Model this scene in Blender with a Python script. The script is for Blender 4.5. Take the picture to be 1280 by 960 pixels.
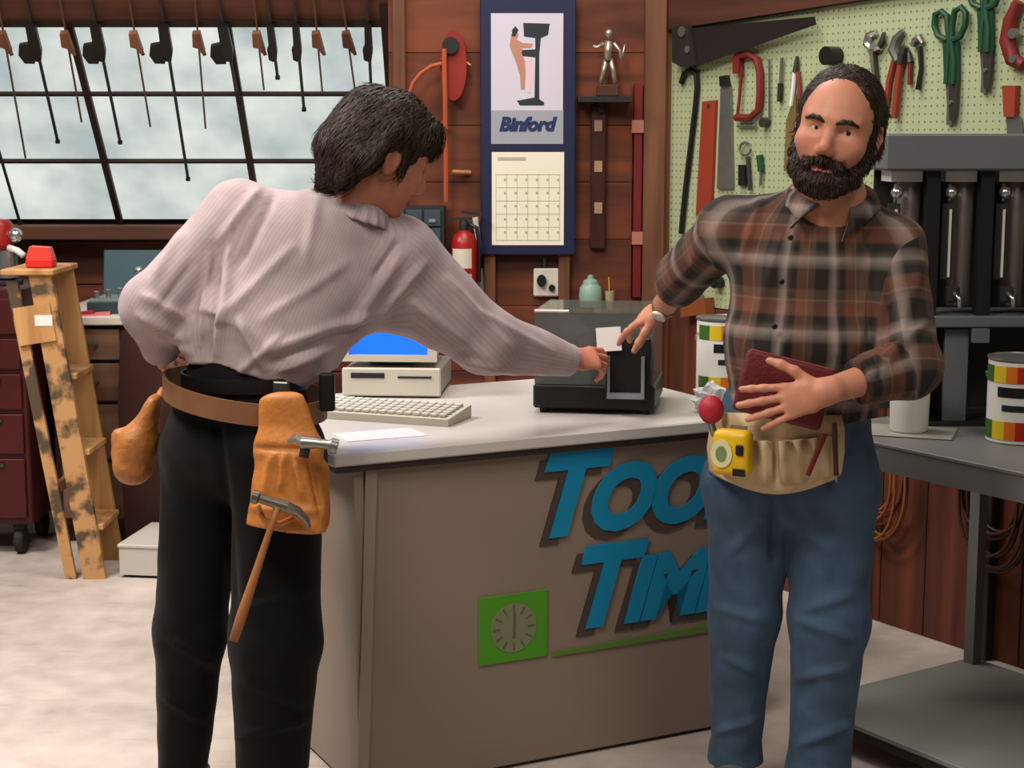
import bpy, bmesh, math, random
import numpy as np
from mathutils import Vector, Matrix

for _o in list(bpy.data.objects):
    bpy.data.objects.remove(_o, do_unlink=True)
SC = bpy.context.scene
COL = SC.collection

# ------------------------------------------------------------------ camera
PITCH = math.radians(8.5); FPX = 2050.0; CAMH = 1.66
cam = bpy.data.cameras.new('camera'); camo = bpy.data.objects.new('camera', cam)
COL.objects.link(camo)
camo.location = (0, 0, CAMH); camo.rotation_euler = (math.radians(90) - PITCH, 0, 0)
cam.sensor_width = 36; cam.lens = FPX / 1280 * 36; cam.clip_end = 60
SC.camera = camo

# ------------------------------------------------------------------ world, lights, exposure
def lin(c):
    r = []
    for v in c[:3]:
        v = v / 255.0
        r.append(v / 12.92 if v <= .04045 else ((v + .055) / 1.055) ** 2.4)
    return (r[0], r[1], r[2], 1)
W = bpy.data.worlds.new('studio'); SC.world = W; W.use_nodes = True
W.node_tree.nodes['Background'].inputs[0].default_value = (.95, .88, .85, 1)
W.node_tree.nodes['Background'].inputs[1].default_value = .09
def area(name, loc, target, size, power, col=(1, .93, .84), sy=None, spread=None):
    l = bpy.data.lights.new(name, 'AREA'); l.energy = power; l.color = col
    l.shape = 'RECTANGLE'; l.size = size; l.size_y = sy or size
    if spread: l.spread = math.radians(spread)
    o = bpy.data.objects.new(name, l); COL.objects.link(o); o.location = loc
    o.rotation_euler = (Vector(target) - Vector(loc)).to_track_quat('-Z', 'Y').to_euler()
    return o
area('studio_lamp_key', (-1.6, 1.5, 4.4), (-.2, 4.2, .9), 1.3, 128, (1, .92, .83))
area('studio_lamp_fill', (1.5, .8, 4.3), (.6, 4.4, 1.2), 1.2, 42, (1, .91, .82))
area('studio_lamp_top', (-.1, 5.1, 3.9), (-.1, 4.7, .9), 1.2, 50, (1, .95, .9))
area('studio_lamp_floor', (-2.6, 4.3, 3.9), (-1.7, 4.6, 0), .9, 78, (1, .93, .86), spread=110)
area('studio_lamp_wall', (.3, 4.9, 3.7), (.3, 6.6, 1.5), 1.4, 20, (1, .9, .78))
SC.view_settings.view_transform = 'Standard'; SC.view_settings.look = 'None'
SC.view_settings.gamma = 1; SC.view_settings.use_curve_mapping = False
SC.view_settings.exposure = 0.0

# ------------------------------------------------------------------ geometry of the place, measured from the picture
cP, sP = math.cos(PITCH), math.sin(PITCH)
CAM = Vector((0, 0, CAMH))
def ray(px, py):
    u = (px - 640) / FPX; v = (480 - py) / FPX
    return Vector((u, cP + v * sP, -sP + v * cP))
def P(px, py, Y):
    d = ray(px, py); return CAM + d * (Y / d.y)
def on_plane(px, py, o, n):
    d = ray(px, py); return CAM + d * ((Vector(o) - CAM).dot(n) / d.dot(n))
def PZ(px, py, z):
    return on_plane(px, py, (0, 0, z), Vector((0, 0, 1)))

# ------------------------------------------------------------------ materials
MATS = {}
def nodes_of(name):
    m = bpy.data.materials.new(name); m.use_nodes = True
    nt = m.node_tree; b = nt.nodes['Principled BSDF']
    return m, nt, b
def mat(name, col, rough=.55, metal=0.0, var=.12, scale=6.0, bump=0.0, bscale=80.0, stretch=(1, 1, 1), spec=.4, trans=0.0, emis=0.0, sheen=0.0, detail=4):
    if name in MATS: return MATS[name]
    m, nt, b = nodes_of(name); N, L = nt.nodes, nt.links
    c = lin(col)
    tc = N.new('ShaderNodeTexCoord'); mp = N.new('ShaderNodeMapping'); mp.inputs['Scale'].default_value = stretch
    L.new(tc.outputs['Object'], mp.inputs[0])
    if var > 0:
        nz = N.new('ShaderNodeTexNoise'); nz.inputs['Scale'].default_value = scale; nz.inputs['Detail'].default_value = detail
        L.new(mp.outputs[0], nz.inputs['Vector'])
        mx = N.new('ShaderNodeMixRGB'); mx.inputs[1].default_value = [max(0, x * (1 - var * 1.6)) for x in c[:3]] + [1]
        mx.inputs[2].default_value = [min(1, x * (1 + var * 1.6)) for x in c[:3]] + [1]
        L.new(nz.outputs['Fac'], mx.inputs[0]); L.new(mx.outputs[0], b.inputs['Base Color'])
    else:
        b.inputs['Base Color'].default_value = c
    b.inputs['Roughness'].default_value = rough; b.inputs['Metallic'].default_value = metal
    b.inputs['Specular IOR Level'].default_value = spec
    if trans: b.inputs['Transmission Weight'].default_value = trans
    if sheen: b.inputs['Sheen Weight'].default_value = sheen
    if emis:
        b.inputs['Emission Color'].default_value = c; b.inputs['Emission Strength'].default_value = emis
    if bump:
        n2 = N.new('ShaderNodeTexNoise'); n2.inputs['Scale'].default_value = bscale; n2.inputs['Detail'].default_value = 3
        L.new(mp.outputs[0], n2.inputs['Vector'])
        bp = N.new('ShaderNodeBump'); bp.inputs['Strength'].default_value = bump; bp.inputs['Distance'].default_value = .01
        L.new(n2.outputs['Fac'], bp.inputs['Height']); L.new(bp.outputs[0], b.inputs['Normal'])
    MATS[name] = m
    return m
def wood(name, col, dark, rough=.6, along='Z', scale=9, bump=.15):
    if name in MATS: return MATS[name]
    m, nt, b = nodes_of(name); N, L = nt.nodes, nt.links
    tc = N.new('ShaderNodeTexCoord'); mp = N.new('ShaderNodeMapping')
    mp.inputs['Scale'].default_value = {'X': (.09, 1, 1), 'Y': (1, .09, 1), 'Z': (1, 1, .09)}[along]
    L.new(tc.outputs['Object'], mp.inputs[0])
    oi = N.new('ShaderNodeObjectInfo')
    ad = N.new('ShaderNodeVectorMath'); ad.operation = 'ADD'
    sc = N.new('ShaderNodeMath'); sc.operation = 'MULTIPLY'; sc.inputs[1].default_value = 7.0
    L.new(oi.outputs['Random'], sc.inputs[0]); L.new(mp.outputs[0], ad.inputs[0]); L.new(sc.outputs[0], ad.inputs[1])
    nz = N.new('ShaderNodeTexNoise'); nz.inputs['Scale'].default_value = scale; nz.inputs['Detail'].default_value = 7; nz.inputs['Distortion'].default_value = .8
    L.new(ad.outputs[0], nz.inputs['Vector'])
    rp = N.new('ShaderNodeValToRGB'); rp.color_ramp.elements[0].color = lin(dark); rp.color_ramp.elements[1].color = lin(col)
    rp.color_ramp.elements[0].position = .33; rp.color_ramp.elements[1].position = .62
    L.new(nz.outputs['Fac'], rp.inputs[0])
    hs = N.new('ShaderNodeHueSaturation'); mr = N.new('ShaderNodeMapRange')
    mr.inputs['To Min'].default_value = .82; mr.inputs['To Max'].default_value = 1.15
    L.new(oi.outputs['Random'], mr.inputs[0]); L.new(mr.outputs[0], hs.inputs['Value']); L.new(rp.outputs[0], hs.inputs['Color'])
    L.new(hs.outputs[0], b.inputs['Base Color'])
    b.inputs['Roughness'].default_value = rough; b.inputs['Specular IOR Level'].default_value = .3
    bp = N.new('ShaderNodeBump'); bp.inputs['Strength'].default_value = bump; bp.inputs['Distance'].default_value = .01
    L.new(nz.outputs['Fac'], bp.inputs['Height']); L.new(bp.outputs[0], b.inputs['Normal'])
    MATS[name] = m
    return m
def glass(name, col, rough=.05, alpha=.4):
    if name in MATS: return MATS[name]
    m, nt, b = nodes_of(name)
    b.inputs['Base Color'].default_value = lin(col); b.inputs['Roughness'].default_value = rough
    b.inputs['Alpha'].default_value = alpha; b.inputs['Specular IOR Level'].default_value = .6
    MATS[name] = m
    return m

# ------------------------------------------------------------------ mesh builder
class MB:
    def __init__(s): s.bm = bmesh.new()
    def _x(s, vs, M):
        if M is not None:
            for v in vs: v.co = M @ v.co
    def box(s, x0, x1, y0, y1, z0, z1, M=None, bev=0.0, seg=1):
        b = bmesh.new()
        c = [b.verts.new((x, y, z)) for x in (x0, x1) for y in (y0, y1) for z in (z0, z1)]
        for f in ((0, 1, 3, 2), (4, 6, 7, 5), (0, 4, 5, 1), (2, 3, 7, 6), (0, 2, 6, 4), (1, 5, 7, 3)):
            b.faces.new([c[i] for i in f])
        if bev: bmesh.ops.bevel(b, geom=b.edges[:], offset=bev, segments=seg, affect='EDGES', profile=.5)
        s.merge(b, M); return s
    def merge(s, b, M=None):
        s._x(b.verts, M); mp = {}
        for v in b.verts: mp[v] = s.bm.verts.new(v.co)
        for f in b.faces:
            try: s.bm.faces.new([mp[v] for v in f.verts])
            except ValueError: pass
        b.free(); return s
    def tube(s, pts, r, seg=8, cap=True, flat=1.0, closed=False):
        pts = [Vector(p) for p in pts]; n = len(pts)
        rs = r if isinstance(r, (list, tuple)) else [r] * n
        rings = []; prev = None
        for i, p in enumerate(pts):
            if closed: t = pts[(i + 1) % n] - pts[i - 1]
            else: t = pts[min(i + 1, n - 1)] - pts[max(i - 1, 0)]
            t.normalize()
            if prev is None:
                a = Vector((0, 0, 1)) if abs(t.z) < .9 else Vector((1, 0, 0))
                e1 = t.cross(a).normalized()
            else: e1 = (prev - t * prev.dot(t)).normalized()
            e2 = t.cross(e1); prev = e1
            rings.append([s.bm.verts.new(p + rs[i] * (math.cos(k * 2 * math.pi / seg) * e1 + flat * math.sin(k * 2 * math.pi / seg) * e2)) for k in range(seg)])
        for i in range(n if closed else n - 1):
            A, B = rings[i], rings[(i + 1) % n]
            for k in range(seg): s.bm.faces.new((A[k], A[(k + 1) % seg], B[(k + 1) % seg], B[k]))
        if cap and not closed:
            s.bm.faces.new(rings[0][::-1]); s.bm.faces.new(rings[-1])
        return s
    def lathe(s, prof, M=None, seg=20, cap=True):
        rings = []; vs = []
        for r, z in prof:
            ring = [s.bm.verts.new((r * math.cos(k * 2 * math.pi / seg), r * math.sin(k * 2 * math.pi / seg), z)) for k in range(seg)]
            rings.append(ring); vs += ring
        for A, B in zip(rings, rings[1:]):
            for k in range(seg): s.bm.faces.new((A[k], A[(k + 1) % seg], B[(k + 1) % seg], B[k]))
        if cap:
            s.bm.faces.new(rings[0][::-1]); s.bm.faces.new(rings[-1])
        s._x(vs, M); return s
    def prism(s, poly, d0, d1, M=None):
        """polygon in local x,z extruded along local y from d0 to d1"""
        A = [s.bm.verts.new((x, d0, z)) for x, z in poly]; B = [s.bm.verts.new((x, d1, z)) for x, z in poly]
        n = len(poly)
        s.bm.faces.new(A); s.bm.faces.new(B[::-1])
        for i in range(n): s.bm.faces.new((A[(i + 1) % n], A[i], B[i], B[(i + 1) % n]))
        s._x(A + B, M); return s
    def sphere(s, c, r, seg=12, M=None):
        b = bmesh.new(); bmesh.ops.create_uvsphere(b, u_segments=seg, v_segments=max(6, seg // 2 + 2), radius=1)
        rr = r if isinstance(r, (tuple, list)) else (r, r, r)
        for v in b.verts: v.co = Vector((v.co.x * rr[0], v.co.y * rr[1], v.co.z * rr[2])) + Vector(c)
        s.merge(b, M); return s
    def mesh(s, name, smooth=False):
        bmesh.ops.recalc_face_normals(s.bm, faces=s.bm.faces[:])
        me = bpy.data.meshes.new(name); s.bm.to_mesh(me); s.bm.free()
        if smooth:
            me.polygons.foreach_set('use_smooth', [True] * len(me.polygons))
            if smooth == 'auto':
                try: me.set_sharp_from_angle(angle=math.radians(40))
                except Exception: pass
        return me
def link(name, data, m=None, parent=None, label=None):
    o = bpy.data.objects.new(name, data); COL.objects.link(o)
    if m is not None and data is not None and len(data.materials) == 0: data.materials.append(m)
    if parent is not None: o.parent = parent
    if label: o['label'] = label
    return o
def part(name, mb, m, parent, smooth=False, label=None):
    return link(name, mb.mesh(name, smooth), m, parent, label)
def tag(o, label, cat, group=None):
    o['label'] = label; o['category'] = cat
    if group: o['group'] = group
    return o
def thing(name, label, cat, loc=(0, 0, 0), rotz=0.0, group=None, M=None):
    o = bpy.data.objects.new(name, None); COL.objects.link(o); o.empty_display_size = .05
    if M is not None: o.matrix_world = M
    else: o.location = loc; o.rotation_euler = (0, 0, rotz)
    return tag(o, label, cat, group)
def struct(name, mb, m, smooth=False):
    o = link(name, mb.mesh(name, smooth), m); o['kind'] = 'structure'; return o
def frame(o, x, y, z):
    """matrix whose columns are the axes x, y, z and origin o"""
    x, y, z, o = Vector(x), Vector(y), Vector(z), Vector(o)
    return Matrix(((x.x, y.x, z.x, o.x), (x.y, y.y, z.y, o.y), (x.z, y.z, z.z, o.z), (0, 0, 0, 1)))
def text_mesh(body, size, shear=0.0, offset=0.0, extrude=.002, align='LEFT', space=1.0):
    cu = bpy.data.curves.new('lettering', 'FONT'); cu.body = body; cu.size = size; cu.shear = shear
    cu.offset = offset; cu.extrude = extrude; cu.align_x = align; cu.space_character = space; cu.resolution_u = 4
    ob = bpy.data.objects.new('lettering', cu); COL.objects.link(ob)
    dg = bpy.context.evaluated_depsgraph_get(); dg.update()
    me = bpy.data.meshes.new_from_object(ob.evaluated_get(dg))
    bpy.data.objects.remove(ob, do_unlink=True); bpy.data.curves.remove(cu)
    me.materials.clear()
    return me
def xf(me, M):
    me.transform(M); me.update(); return me
def arc(cx, cz, r, a0, a1, n, rz=None):
    rz = rz or r
    return [(cx + r * math.cos(math.radians(a0 + (a1 - a0) * i / n)), cz + rz * math.sin(math.radians(a0 + (a1 - a0) * i / n))) for i in range(n + 1)]
# ================================================================== structure
YB = 6.5                                   # main back wall
m_planks = wood('wall_wood', (118, 62, 38), (70, 34, 22), .65, 'X', 7)
m_stud = wood('stud_wood', (128, 84, 58), (86, 52, 36), .6, 'Z', 8)
m_beam = wood('beam_wood', (98, 58, 42), (58, 32, 22), .65, 'X', 7)
m_back = mat('wall_backing', (70, 38, 26), .8)

def floor_mat():
    m, nt, b = nodes_of('painted_concrete'); N, L = nt.nodes, nt.links
    tc = N.new('ShaderNodeTexCoord')
    n1 = N.new('ShaderNodeTexNoise'); n1.inputs['Scale'].default_value = .9; n1.inputs['Detail'].default_value = 6
    n2 = N.new('ShaderNodeTexNoise'); n2.inputs['Scale'].default_value = 9; n2.inputs['Detail'].default_value = 8
    for n in (n1, n2): L.new(tc.outputs['Object'], n.inputs['Vector'])
    r = N.new('ShaderNodeValToRGB'); r.color_ramp.elements[0].color = lin((150, 138, 130)); r.color_ramp.elements[1].color = lin((206, 193, 184))
    r.color_ramp.elements[0].position = .3; r.color_ramp.elements[1].position = .65
    mx = N.new('ShaderNodeMath'); mx.operation = 'MULTIPLY_ADD'; mx.inputs[1].default_value = .35; 
    L.new(n2.outputs['Fac'], mx.inputs[0]); 
    h = N.new('ShaderNodeMath'); h.operation = 'MULTIPLY'; h.inputs[1].default_value = .65; L.new(n1.outputs['Fac'], h.inputs[0]); L.new(h.outputs[0], mx.inputs[2])
    L.new(mx.outputs[0], r.inputs[0])
    # hairline scuffs
    mp = N.new('ShaderNodeMapping'); mp.inputs['Scale'].default_value = (3, 14, 1); mp.inputs['Rotation'].default_value = (0, 0, .5); L.new(tc.outputs['Object'], mp.inputs[0])
    n3 = N.new('ShaderNodeTexNoise'); n3.inputs['Scale'].default_value = 1.6; n3.inputs['Detail'].default_value = 5; L.new(mp.outputs[0], n3.inputs['Vector'])
    r3 = N.new('ShaderNodeValToRGB'); r3.color_ramp.elements[0].position = .60; r3.color_ramp.elements[1].position = .72
    r3.color_ramp.elements[0].color = (1, 1, 1, 1); r3.color_ramp.elements[1].color = (.72, .68, .66, 1); L.new(n3.outputs['Fac'], r3.inputs[0])
    mm = N.new('ShaderNodeMixRGB'); mm.blend_type = 'MULTIPLY'; mm.inputs[0].default_value = .5
    L.new(r.outputs[0], mm.inputs[1]); L.new(r3.outputs[0], mm.inputs[2]); L.new(mm.outputs[0], b.inputs['Base Color'])
    b.inputs['Roughness'].default_value = .5; b.inputs['Specular IOR Level'].default_value = .35
    return m
struct('floor', MB().box(-5, 5, -1.2, 8.2, -.1, 0), floor_mat())

# --- main back wall: planks with studs in front
XL = P(487, 200, YB).x; XR = P(838, 200, YB).x + .02
wall = struct('wall_back', MB().box(XL, XR + .3, YB + .03, YB + .13, 0, 3.0), m_back)
zz = 0.0; rnd = random.Random(3)
while zz < 2.95:
    h = rnd.uniform(.22, .29); z1 = min(zz + h, 3.0)
    part('plank', MB().box(XL, XR, YB, YB + .029, zz + .001, z1 - .001, bev=.002), m_planks, wall)
    zz = z1
for px, w in ((612, .045), (706, .045), (818, .085), (500, .05)):
    x = P(px, 200, YB - .03).x
    part('stud', MB().box(x - w / 2, x + w / 2, YB - .038, YB - .001, 0, 3.0, bev=.004), m_stud, wall)
cheek = struct('wall_cheek', MB().box(XL, XL + .05, YB + .131, 7.52, 0, 3.0), m_beam)

# --- sloping window bay on the left
SO = Vector((0, 7.35, P(300, 277, 7.35).z)); ST = Vector((0, 6.62, P(300, 28, 6.62).z))
SU = (ST - SO).normalized(); SN = Vector((1, 0, 0)).cross(SU).normalized()
if SN.y > 0: SN = -SN
SLEN = (ST - SO).length
def PS(px, py, off=0.0): return on_plane(px, py, SO + SN * off, SN)
SM = frame(SO, (1, 0, 0), -SN, SU)          # local x right, y behind the pane, z up the slope
def su(p): return (p - SO).dot(SU)
def pane_mat():
    m, nt, b = nodes_of('frosted_pane'); N, L = nt.nodes, nt.links
    tc = N.new('ShaderNodeTexCoord'); oi = N.new('ShaderNodeObjectInfo')
    ad = N.new('ShaderNodeVectorMath'); ad.operation = 'ADD'
    ms = N.new('ShaderNodeMath'); ms.operation = 'MULTIPLY'; ms.inputs[1].default_value = 31
    L.new(oi.outputs['Random'], ms.inputs[0]); L.new(tc.outputs['Object'], ad.inputs[0]); L.new(ms.outputs[0], ad.inputs[1])
    n = N.new('ShaderNodeTexNoise'); n.inputs['Scale'].default_value = 3.2; n.inputs['Detail'].default_value = 3; L.new(ad.outputs[0], n.inputs['Vector'])
    r = N.new('ShaderNodeValToRGB'); e = r.color_ramp.elements
    e[0].position = .3; e[0].color = lin((176, 188, 188)); e[1].position = .68; e[1].color = lin((232, 236, 228))
    L.new(n.outputs['Fac'], r.inputs[0]); L.new(r.outputs[0], b.inputs['Emission Color']); b.inputs['Emission Strength'].default_value = .98
    b.inputs['Base Color'].default_value = lin((60, 66, 66)); b.inputs['Roughness'].default_value = .7; b.inputs['Specular IOR Level'].default_value = .1
    return m
m_pane = pane_mat(); m_munt = mat('dark_bronze_frame', (46, 30, 24), .5, .2)
PWID = PS(321, 277).x - PS(146, 277).x
xr = PS(480, 60).x; xm = [PS(284, 30).x + PWID * k for k in (-3, -2, -1, 0)]
xs = [xm[0] - PWID] + xm + [xr]
rows = [0, su(PS(250, 202)), su(PS(250, 118)), SLEN]
win = struct('window_1', MB().box(xs[0] - .1, xr, .045, .06, -.1, SLEN + .02, M=SM), m_munt)
for i in range(len(xs) - 1):
    for j in range(3):
        part('pane', MB().box(xs[i] + .006, xs[i + 1] - .006, .012, .02, rows[j] + .004, rows[j + 1] - .004, M=SM), m_pane, win)
for x in xm: part('mullion', MB().box(x - .014, x + .014, -.012, .03, -.02, SLEN, M=SM, bev=.003), m_munt, win)
for z in rows[1:3]: part('glazing_bar', MB().box(xs[0], xr, -.006, .025, z - .006, z + .006, M=SM), m_munt, win)
part('frame_side', MB().box(xr - .004, xr + .035, -.02, .04, -.03, SLEN + .1, M=SM), m_munt, win)
part('frame_top', MB().box(xs[0], xr + .03, -.016, .03, SLEN - .012, SLEN + .02, M=SM), m_munt, win)
hb = struct('trim_1', MB().box(xs[0] - .1, XL + .0, -.01, .09, SLEN + .021, SLEN + .95, M=SM), m_beam)
# sill and knee wall
yk = 7.42
sill = struct('trim_2', MB().box(-4.2, XL - .01, yk - .2, yk + .02, SO.z - .075, SO.z - .012, bev=.006), wood('sill_wood', (104, 66, 46), (70, 40, 28), .6, 'X', 8))
kw = struct('wall_left', MB().box(-4.2, XL - .01, yk + .021, yk + .1, 0, SO.z), m_back)
for k in range(5):
    part('plank', MB().box(-4.2, XL - .01, yk - .005, yk + .018, SO.z - .09 - .2 * (k + 1) + .004, SO.z - .09 - .2 * k, bev=.004), m_planks, kw)

# --- right wall with pegboard
WR = Vector((XR - .02, YB, 0)); WE = Vector((.55, -.83, 0)).normalized(); WN = Vector((-WE.y, WE.x, 0)) * -1
if WN.y > 0: WN = -WN
WM = frame(WR, WE, -WN, (0, 0, 1))          # local x along the wall, y into the wall, z up
WMI = WM.inverted()
def PW(px, py, off=0.0):
    """picture point -> wall coordinates (along, up) on a plane standing off the wall"""
    q = WMI @ on_plane(px, py, WR + WN * off, WN); return (q.x, q.z)
def peg_mat():
    m, nt, b = nodes_of('green_pegboard'); N, L = nt.nodes, nt.links
    tc = N.new('ShaderNodeTexCoord'); sp = N.new('ShaderNodeSeparateXYZ'); L.new(tc.outputs['Object'], sp.inputs[0])
    acc = []
    for k in (0, 2):
        a = N.new('ShaderNodeMath'); a.operation = 'DIVIDE'; a.inputs[1].default_value = .0254; L.new(sp.outputs[k], a.inputs[0])
        f = N.new('ShaderNodeMath'); f.operation = 'FRACT'; L.new(a.outputs[0], f.inputs[0])
        s_ = N.new('ShaderNodeMath'); s_.operation = 'SUBTRACT'; s_.inputs[1].default_value = .5; L.new(f.outputs[0], s_.inputs[0])
        p = N.new('ShaderNodeMath'); p.operation = 'POWER'; p.inputs[1].default_value = 2; 
        ab = N.new('ShaderNodeMath'); ab.operation = 'ABSOLUTE'; L.new(s_.outputs[0], ab.inputs[0]); L.new(ab.outputs[0], p.inputs[0]); acc.append(p)
    ad = N.new('ShaderNodeMath'); ad.operation = 'ADD'; L.new(acc[0].outputs[0], ad.inputs[0]); L.new(acc[1].outputs[0], ad.inputs[1])
    lt = N.new('ShaderNodeMath'); lt.operation = 'LESS_THAN'; lt.inputs[1].default_value = .022; L.new(ad.outputs[0], lt.inputs[0])
    mx = N.new('ShaderNodeMixRGB'); mx.inputs[1].default_value = lin((164, 174, 136)); mx.inputs[2].default_value = lin((104, 110, 78))
    L.new(lt.outputs[0], mx.inputs[0]); L.new(mx.outputs[0], b.inputs['Base Color']); b.inputs['Roughness'].default_value = .6
    return m
wr = struct('wall_right', MB().box(-.12, 3.6, .03, .13, 0, 3.0), m_back); wr.matrix_world = WM
zt0 = PW(850, 38)[1]; zt1 = PW(1092, 0)[1]; s1 = PW(1092, 0)[0]
sl = (zt1 - zt0) / s1
part('pegboard', MB().prism([(-.02, 1.02), (3.6, 1.02), (3.6, zt0 + sl * 3.6), (-.02, zt0)], .0, .012), peg_mat(), wr)
part('header_board', MB().prism([(-.08, zt0), (3.6, zt0 + sl * 3.6), (3.6, 3.0), (-.08, 3.0)], -.03, .012), m_beam, wr)
for k in range(18):
    x0 = -.02 + k * .2
    part('plank', MB().box(x0 + .002, x0 + .198, 0, .028, 0, 1.015, bev=.003), wood('lower_wall_wood', (106, 54, 36), (62, 30, 20), .65, 'Z', 7), wr)
m_dark = mat('dark_stain', (48, 38, 34), .6)
for px in (1083, 1240):
    x = PW(px, 650)[0]
    part('stud', MB().box(x - .03, x + .03, -.04, -.001, 0, 1.0, bev=.003), m_dark, wr)
part('corner_post', MB().box(-.09, -.0, -.035, .03, 0, 2.95, bev=.004), m_stud, wr)
# ================================================================== counter
m_lam = mat('counter_laminate', (196, 190, 186), .35, var=.05, scale=3)
m_cbody = mat('counter_panel_paint', (140, 122, 108), .6, var=.07, scale=2.5)
m_cbody2 = mat('counter_side_paint', (150, 133, 118), .6, var=.07, scale=2.5)
CH = .90
C0 = PZ(417, 569, CH); C1 = PZ(878, 527, CH)
CU = (C1 - C0); CU.z = 0; CU.normalize(); CN = Vector((-CU.y, CU.x, 0))
CL, CD = 1.30, .92
counter = thing('service_counter', 'grey-beige counter with white top and blue and green lettering on its front', 'counter', M=frame((C0.x, C0.y, 0), CU, CN, (0, 0, 1)))
CM = counter.matrix_world.copy(); CMI = CM.inverted()
part('worktop', MB().box(0, CL, 0, CD, CH - .032, CH, bev=.004), m_lam, counter, label='white laminate worktop')
part('undertop_shade_strip', MB().box(.012, CL - .012, .012, CD - .012, CH - .05, CH - .0325), mat('undertop_shade_and_plinth', (58, 46, 40), .6), counter)  # dark colour stands in for the shadow band under the worktop
part('front_panel', MB().prism([(.065, .012), (CL - .03, .012), (CL - .03, CH - .0505), (.105, CH - .0505)], .035, .06), m_cbody, counter)
part('side_panel', MB().prism([(.0352, .012), (CD - .03, .012), (CD - .03, CH - .0505), (.0352, CH - .0505)], -.012, .012,
     M=Matrix.Translation((.078, 0, 0)) @ Matrix.Rotation(math.radians(90), 4, 'Z') @ Matrix.Rotation(0, 4, 'X') @ Matrix.Shear('XY', 4, (0, 0))), m_cbody2, counter)
part('corner_trim', MB().prism([(.058, .0), (.088, .0), (.124, CH - .0505), (.094, CH - .0505)], .026, .066), m_cbody2, counter)
part('end_panel', MB().box(CL - .054, CL - .0301, .0605, CD - .03, .012, CH - .0505), m_cbody2, counter)
part('plinth', MB().box(.1, CL - .06, .061, CD - .06, 0, .012), mat('undertop_shade_and_plinth', (58, 46, 40), .6), counter)
FP = .033
def PC(px, py):
    q = CMI @ on_plane(px, py, CM @ Vector((0, FP, 0)), CN); return q.x, q.z
m_blue = mat('blue_lettering_paint', (14, 134, 178), .5, var=.06); m_shadow = mat('brown_letter_shadow', (74, 62, 56), .6)
m_green = mat('green_emblem_paint', (76, 148, 30), .5, var=.06)
RX = Matrix.Rotation(math.radians(90), 4, 'X')
def letters(txt, px, py, size, m, dy, name, dx=0, dz=0, sp=.95):
    x, z = PC(px, py)
    me = text_mesh(txt, size, .32, .012, .0015, space=sp)
    xf(me, Matrix.Translation((x + dx, FP - dy, z + dz)) @ RX)
    return link(name, me, m, counter)
for word, cap, rest, a, b_ in (('TOOL', 'T', 'OOL', (660, 670), (730, 662)), ('TIME', 'T', 'IME', (706, 784), (778, 774))):
    for (t, (px, py), sz) in ((cap, a, .30), (rest, b_, .235)):
        letters(t, px, py, sz, m_shadow, .0005, 'letter_shadow', -.026, -.02)
        letters(t, px, py, sz, m_blue, .004, 'lettering')
g0 = PC(598, 833); g1 = PC(684, 737)
w = g1[0] - g0[0]; h = PC(598, 748)[1] - g0[1]
part('emblem', MB().box(g0[0], g0[0] + w, FP - .003, FP + .001, g0[1], g0[1] + h, bev=.001), m_green, counter, label='green square emblem with a round dial')
cx, cz = g0[0] + w / 2, g0[1] + h / 2
m_dialc = mat('emblem_dial', (124, 130, 96), .6)
part('emblem_dial', MB().prism(arc(cx, cz, w * .33, 0, 360, 27)[:-1], FP - .0045, FP - .0031), m_dialc, counter)
mb = MB()
for k in range(12):
    a = math.radians(k * 30); c, s = math.cos(a), math.sin(a); r0, r1 = w * .2, w * .3
    mb.prism([(cx + r0 * c - .002 * s, cz + r0 * s + .002 * c), (cx + r0 * c + .002 * s, cz + r0 * s - .002 * c), (cx + r1 * c + .003 * s, cz + r1 * s - .003 * c), (cx + r1 * c - .003 * s, cz + r1 * s + .003 * c)], FP - .0055, FP - .0046)
mb.prism([(cx - .004, cz - .03), (cx + .004, cz - .03), (cx + .006, cz + .04), (cx - .002, cz + .04)], FP - .0055, FP - .0046)
part('dial_marks', mb, mat('dial_mark_paint', (96, 98, 70), .6), counter)
s0 = PC(690, 818); s1_ = PC(885, 786)
part('emblem_stripe', MB().prism([(s0[0], s0[1] - .006), (s1_[0] + .1, s1_[1] - .008), (s1_[0] + .1, s1_[1] + .014), (s0[0], s0[1] + .006)], FP - .003, FP + .001), mat('pale_green_stripe', (96, 128, 52), .6), counter)

# ================================================================== things on the counter
m_beige = mat('computer_plastic', (196, 190, 174), .5, var=.05); m_beige2 = mat('computer_plastic_dark', (150, 146, 134), .5, var=.05)
m_black = mat('black_plastic', (22, 22, 23), .4, var=.1); m_blk2 = mat('matte_black', (30, 28, 27), .7, var=.15)
k0 = PZ(396, 523, CH); k1 = PZ(560, 534, CH); kd = k1 - k0
kb = thing('computer_keyboard', 'beige computer keyboard lying on the white counter top', 'keyboard', (k1.x, k1.y, CH), math.atan2(kd.y, kd.x))
KW, KD = .45, .165
part('case', MB().prism([(0, 0), (KD, 0), (KD, .036), (0, .02)], -KW, 0, M=Matrix(((0, 1, 0, 0), (1, 0, 0, 0), (0, 0, 1, 0), (0, 0, 0, 1)))), m_beige, kb)
mb = MB()
for r in range(5):
    for c in range(17):
        x = -KW + .012 + c * .0252; y = .016 + r * .027; z = .021 + y * .097
        mb.box(x, x + .02, y, y + .021, z, z + .009, bev=.002)
o = part('keys', mb, mat('key_plastic', (206, 202, 190), .5, var=.08, scale=30), kb); o['kind'] = 'stuff'
pc = PZ(490, 497, CH)
cp = thing('desktop_computer', 'beige flat desktop computer case under the monitor with blue screen', 'computer', (pc.x, pc.y, CH), math.radians(-4))
part('case', MB().box(-.145, .145, 0, .3, .008, .088, bev=.006), m_beige2, cp)
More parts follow.
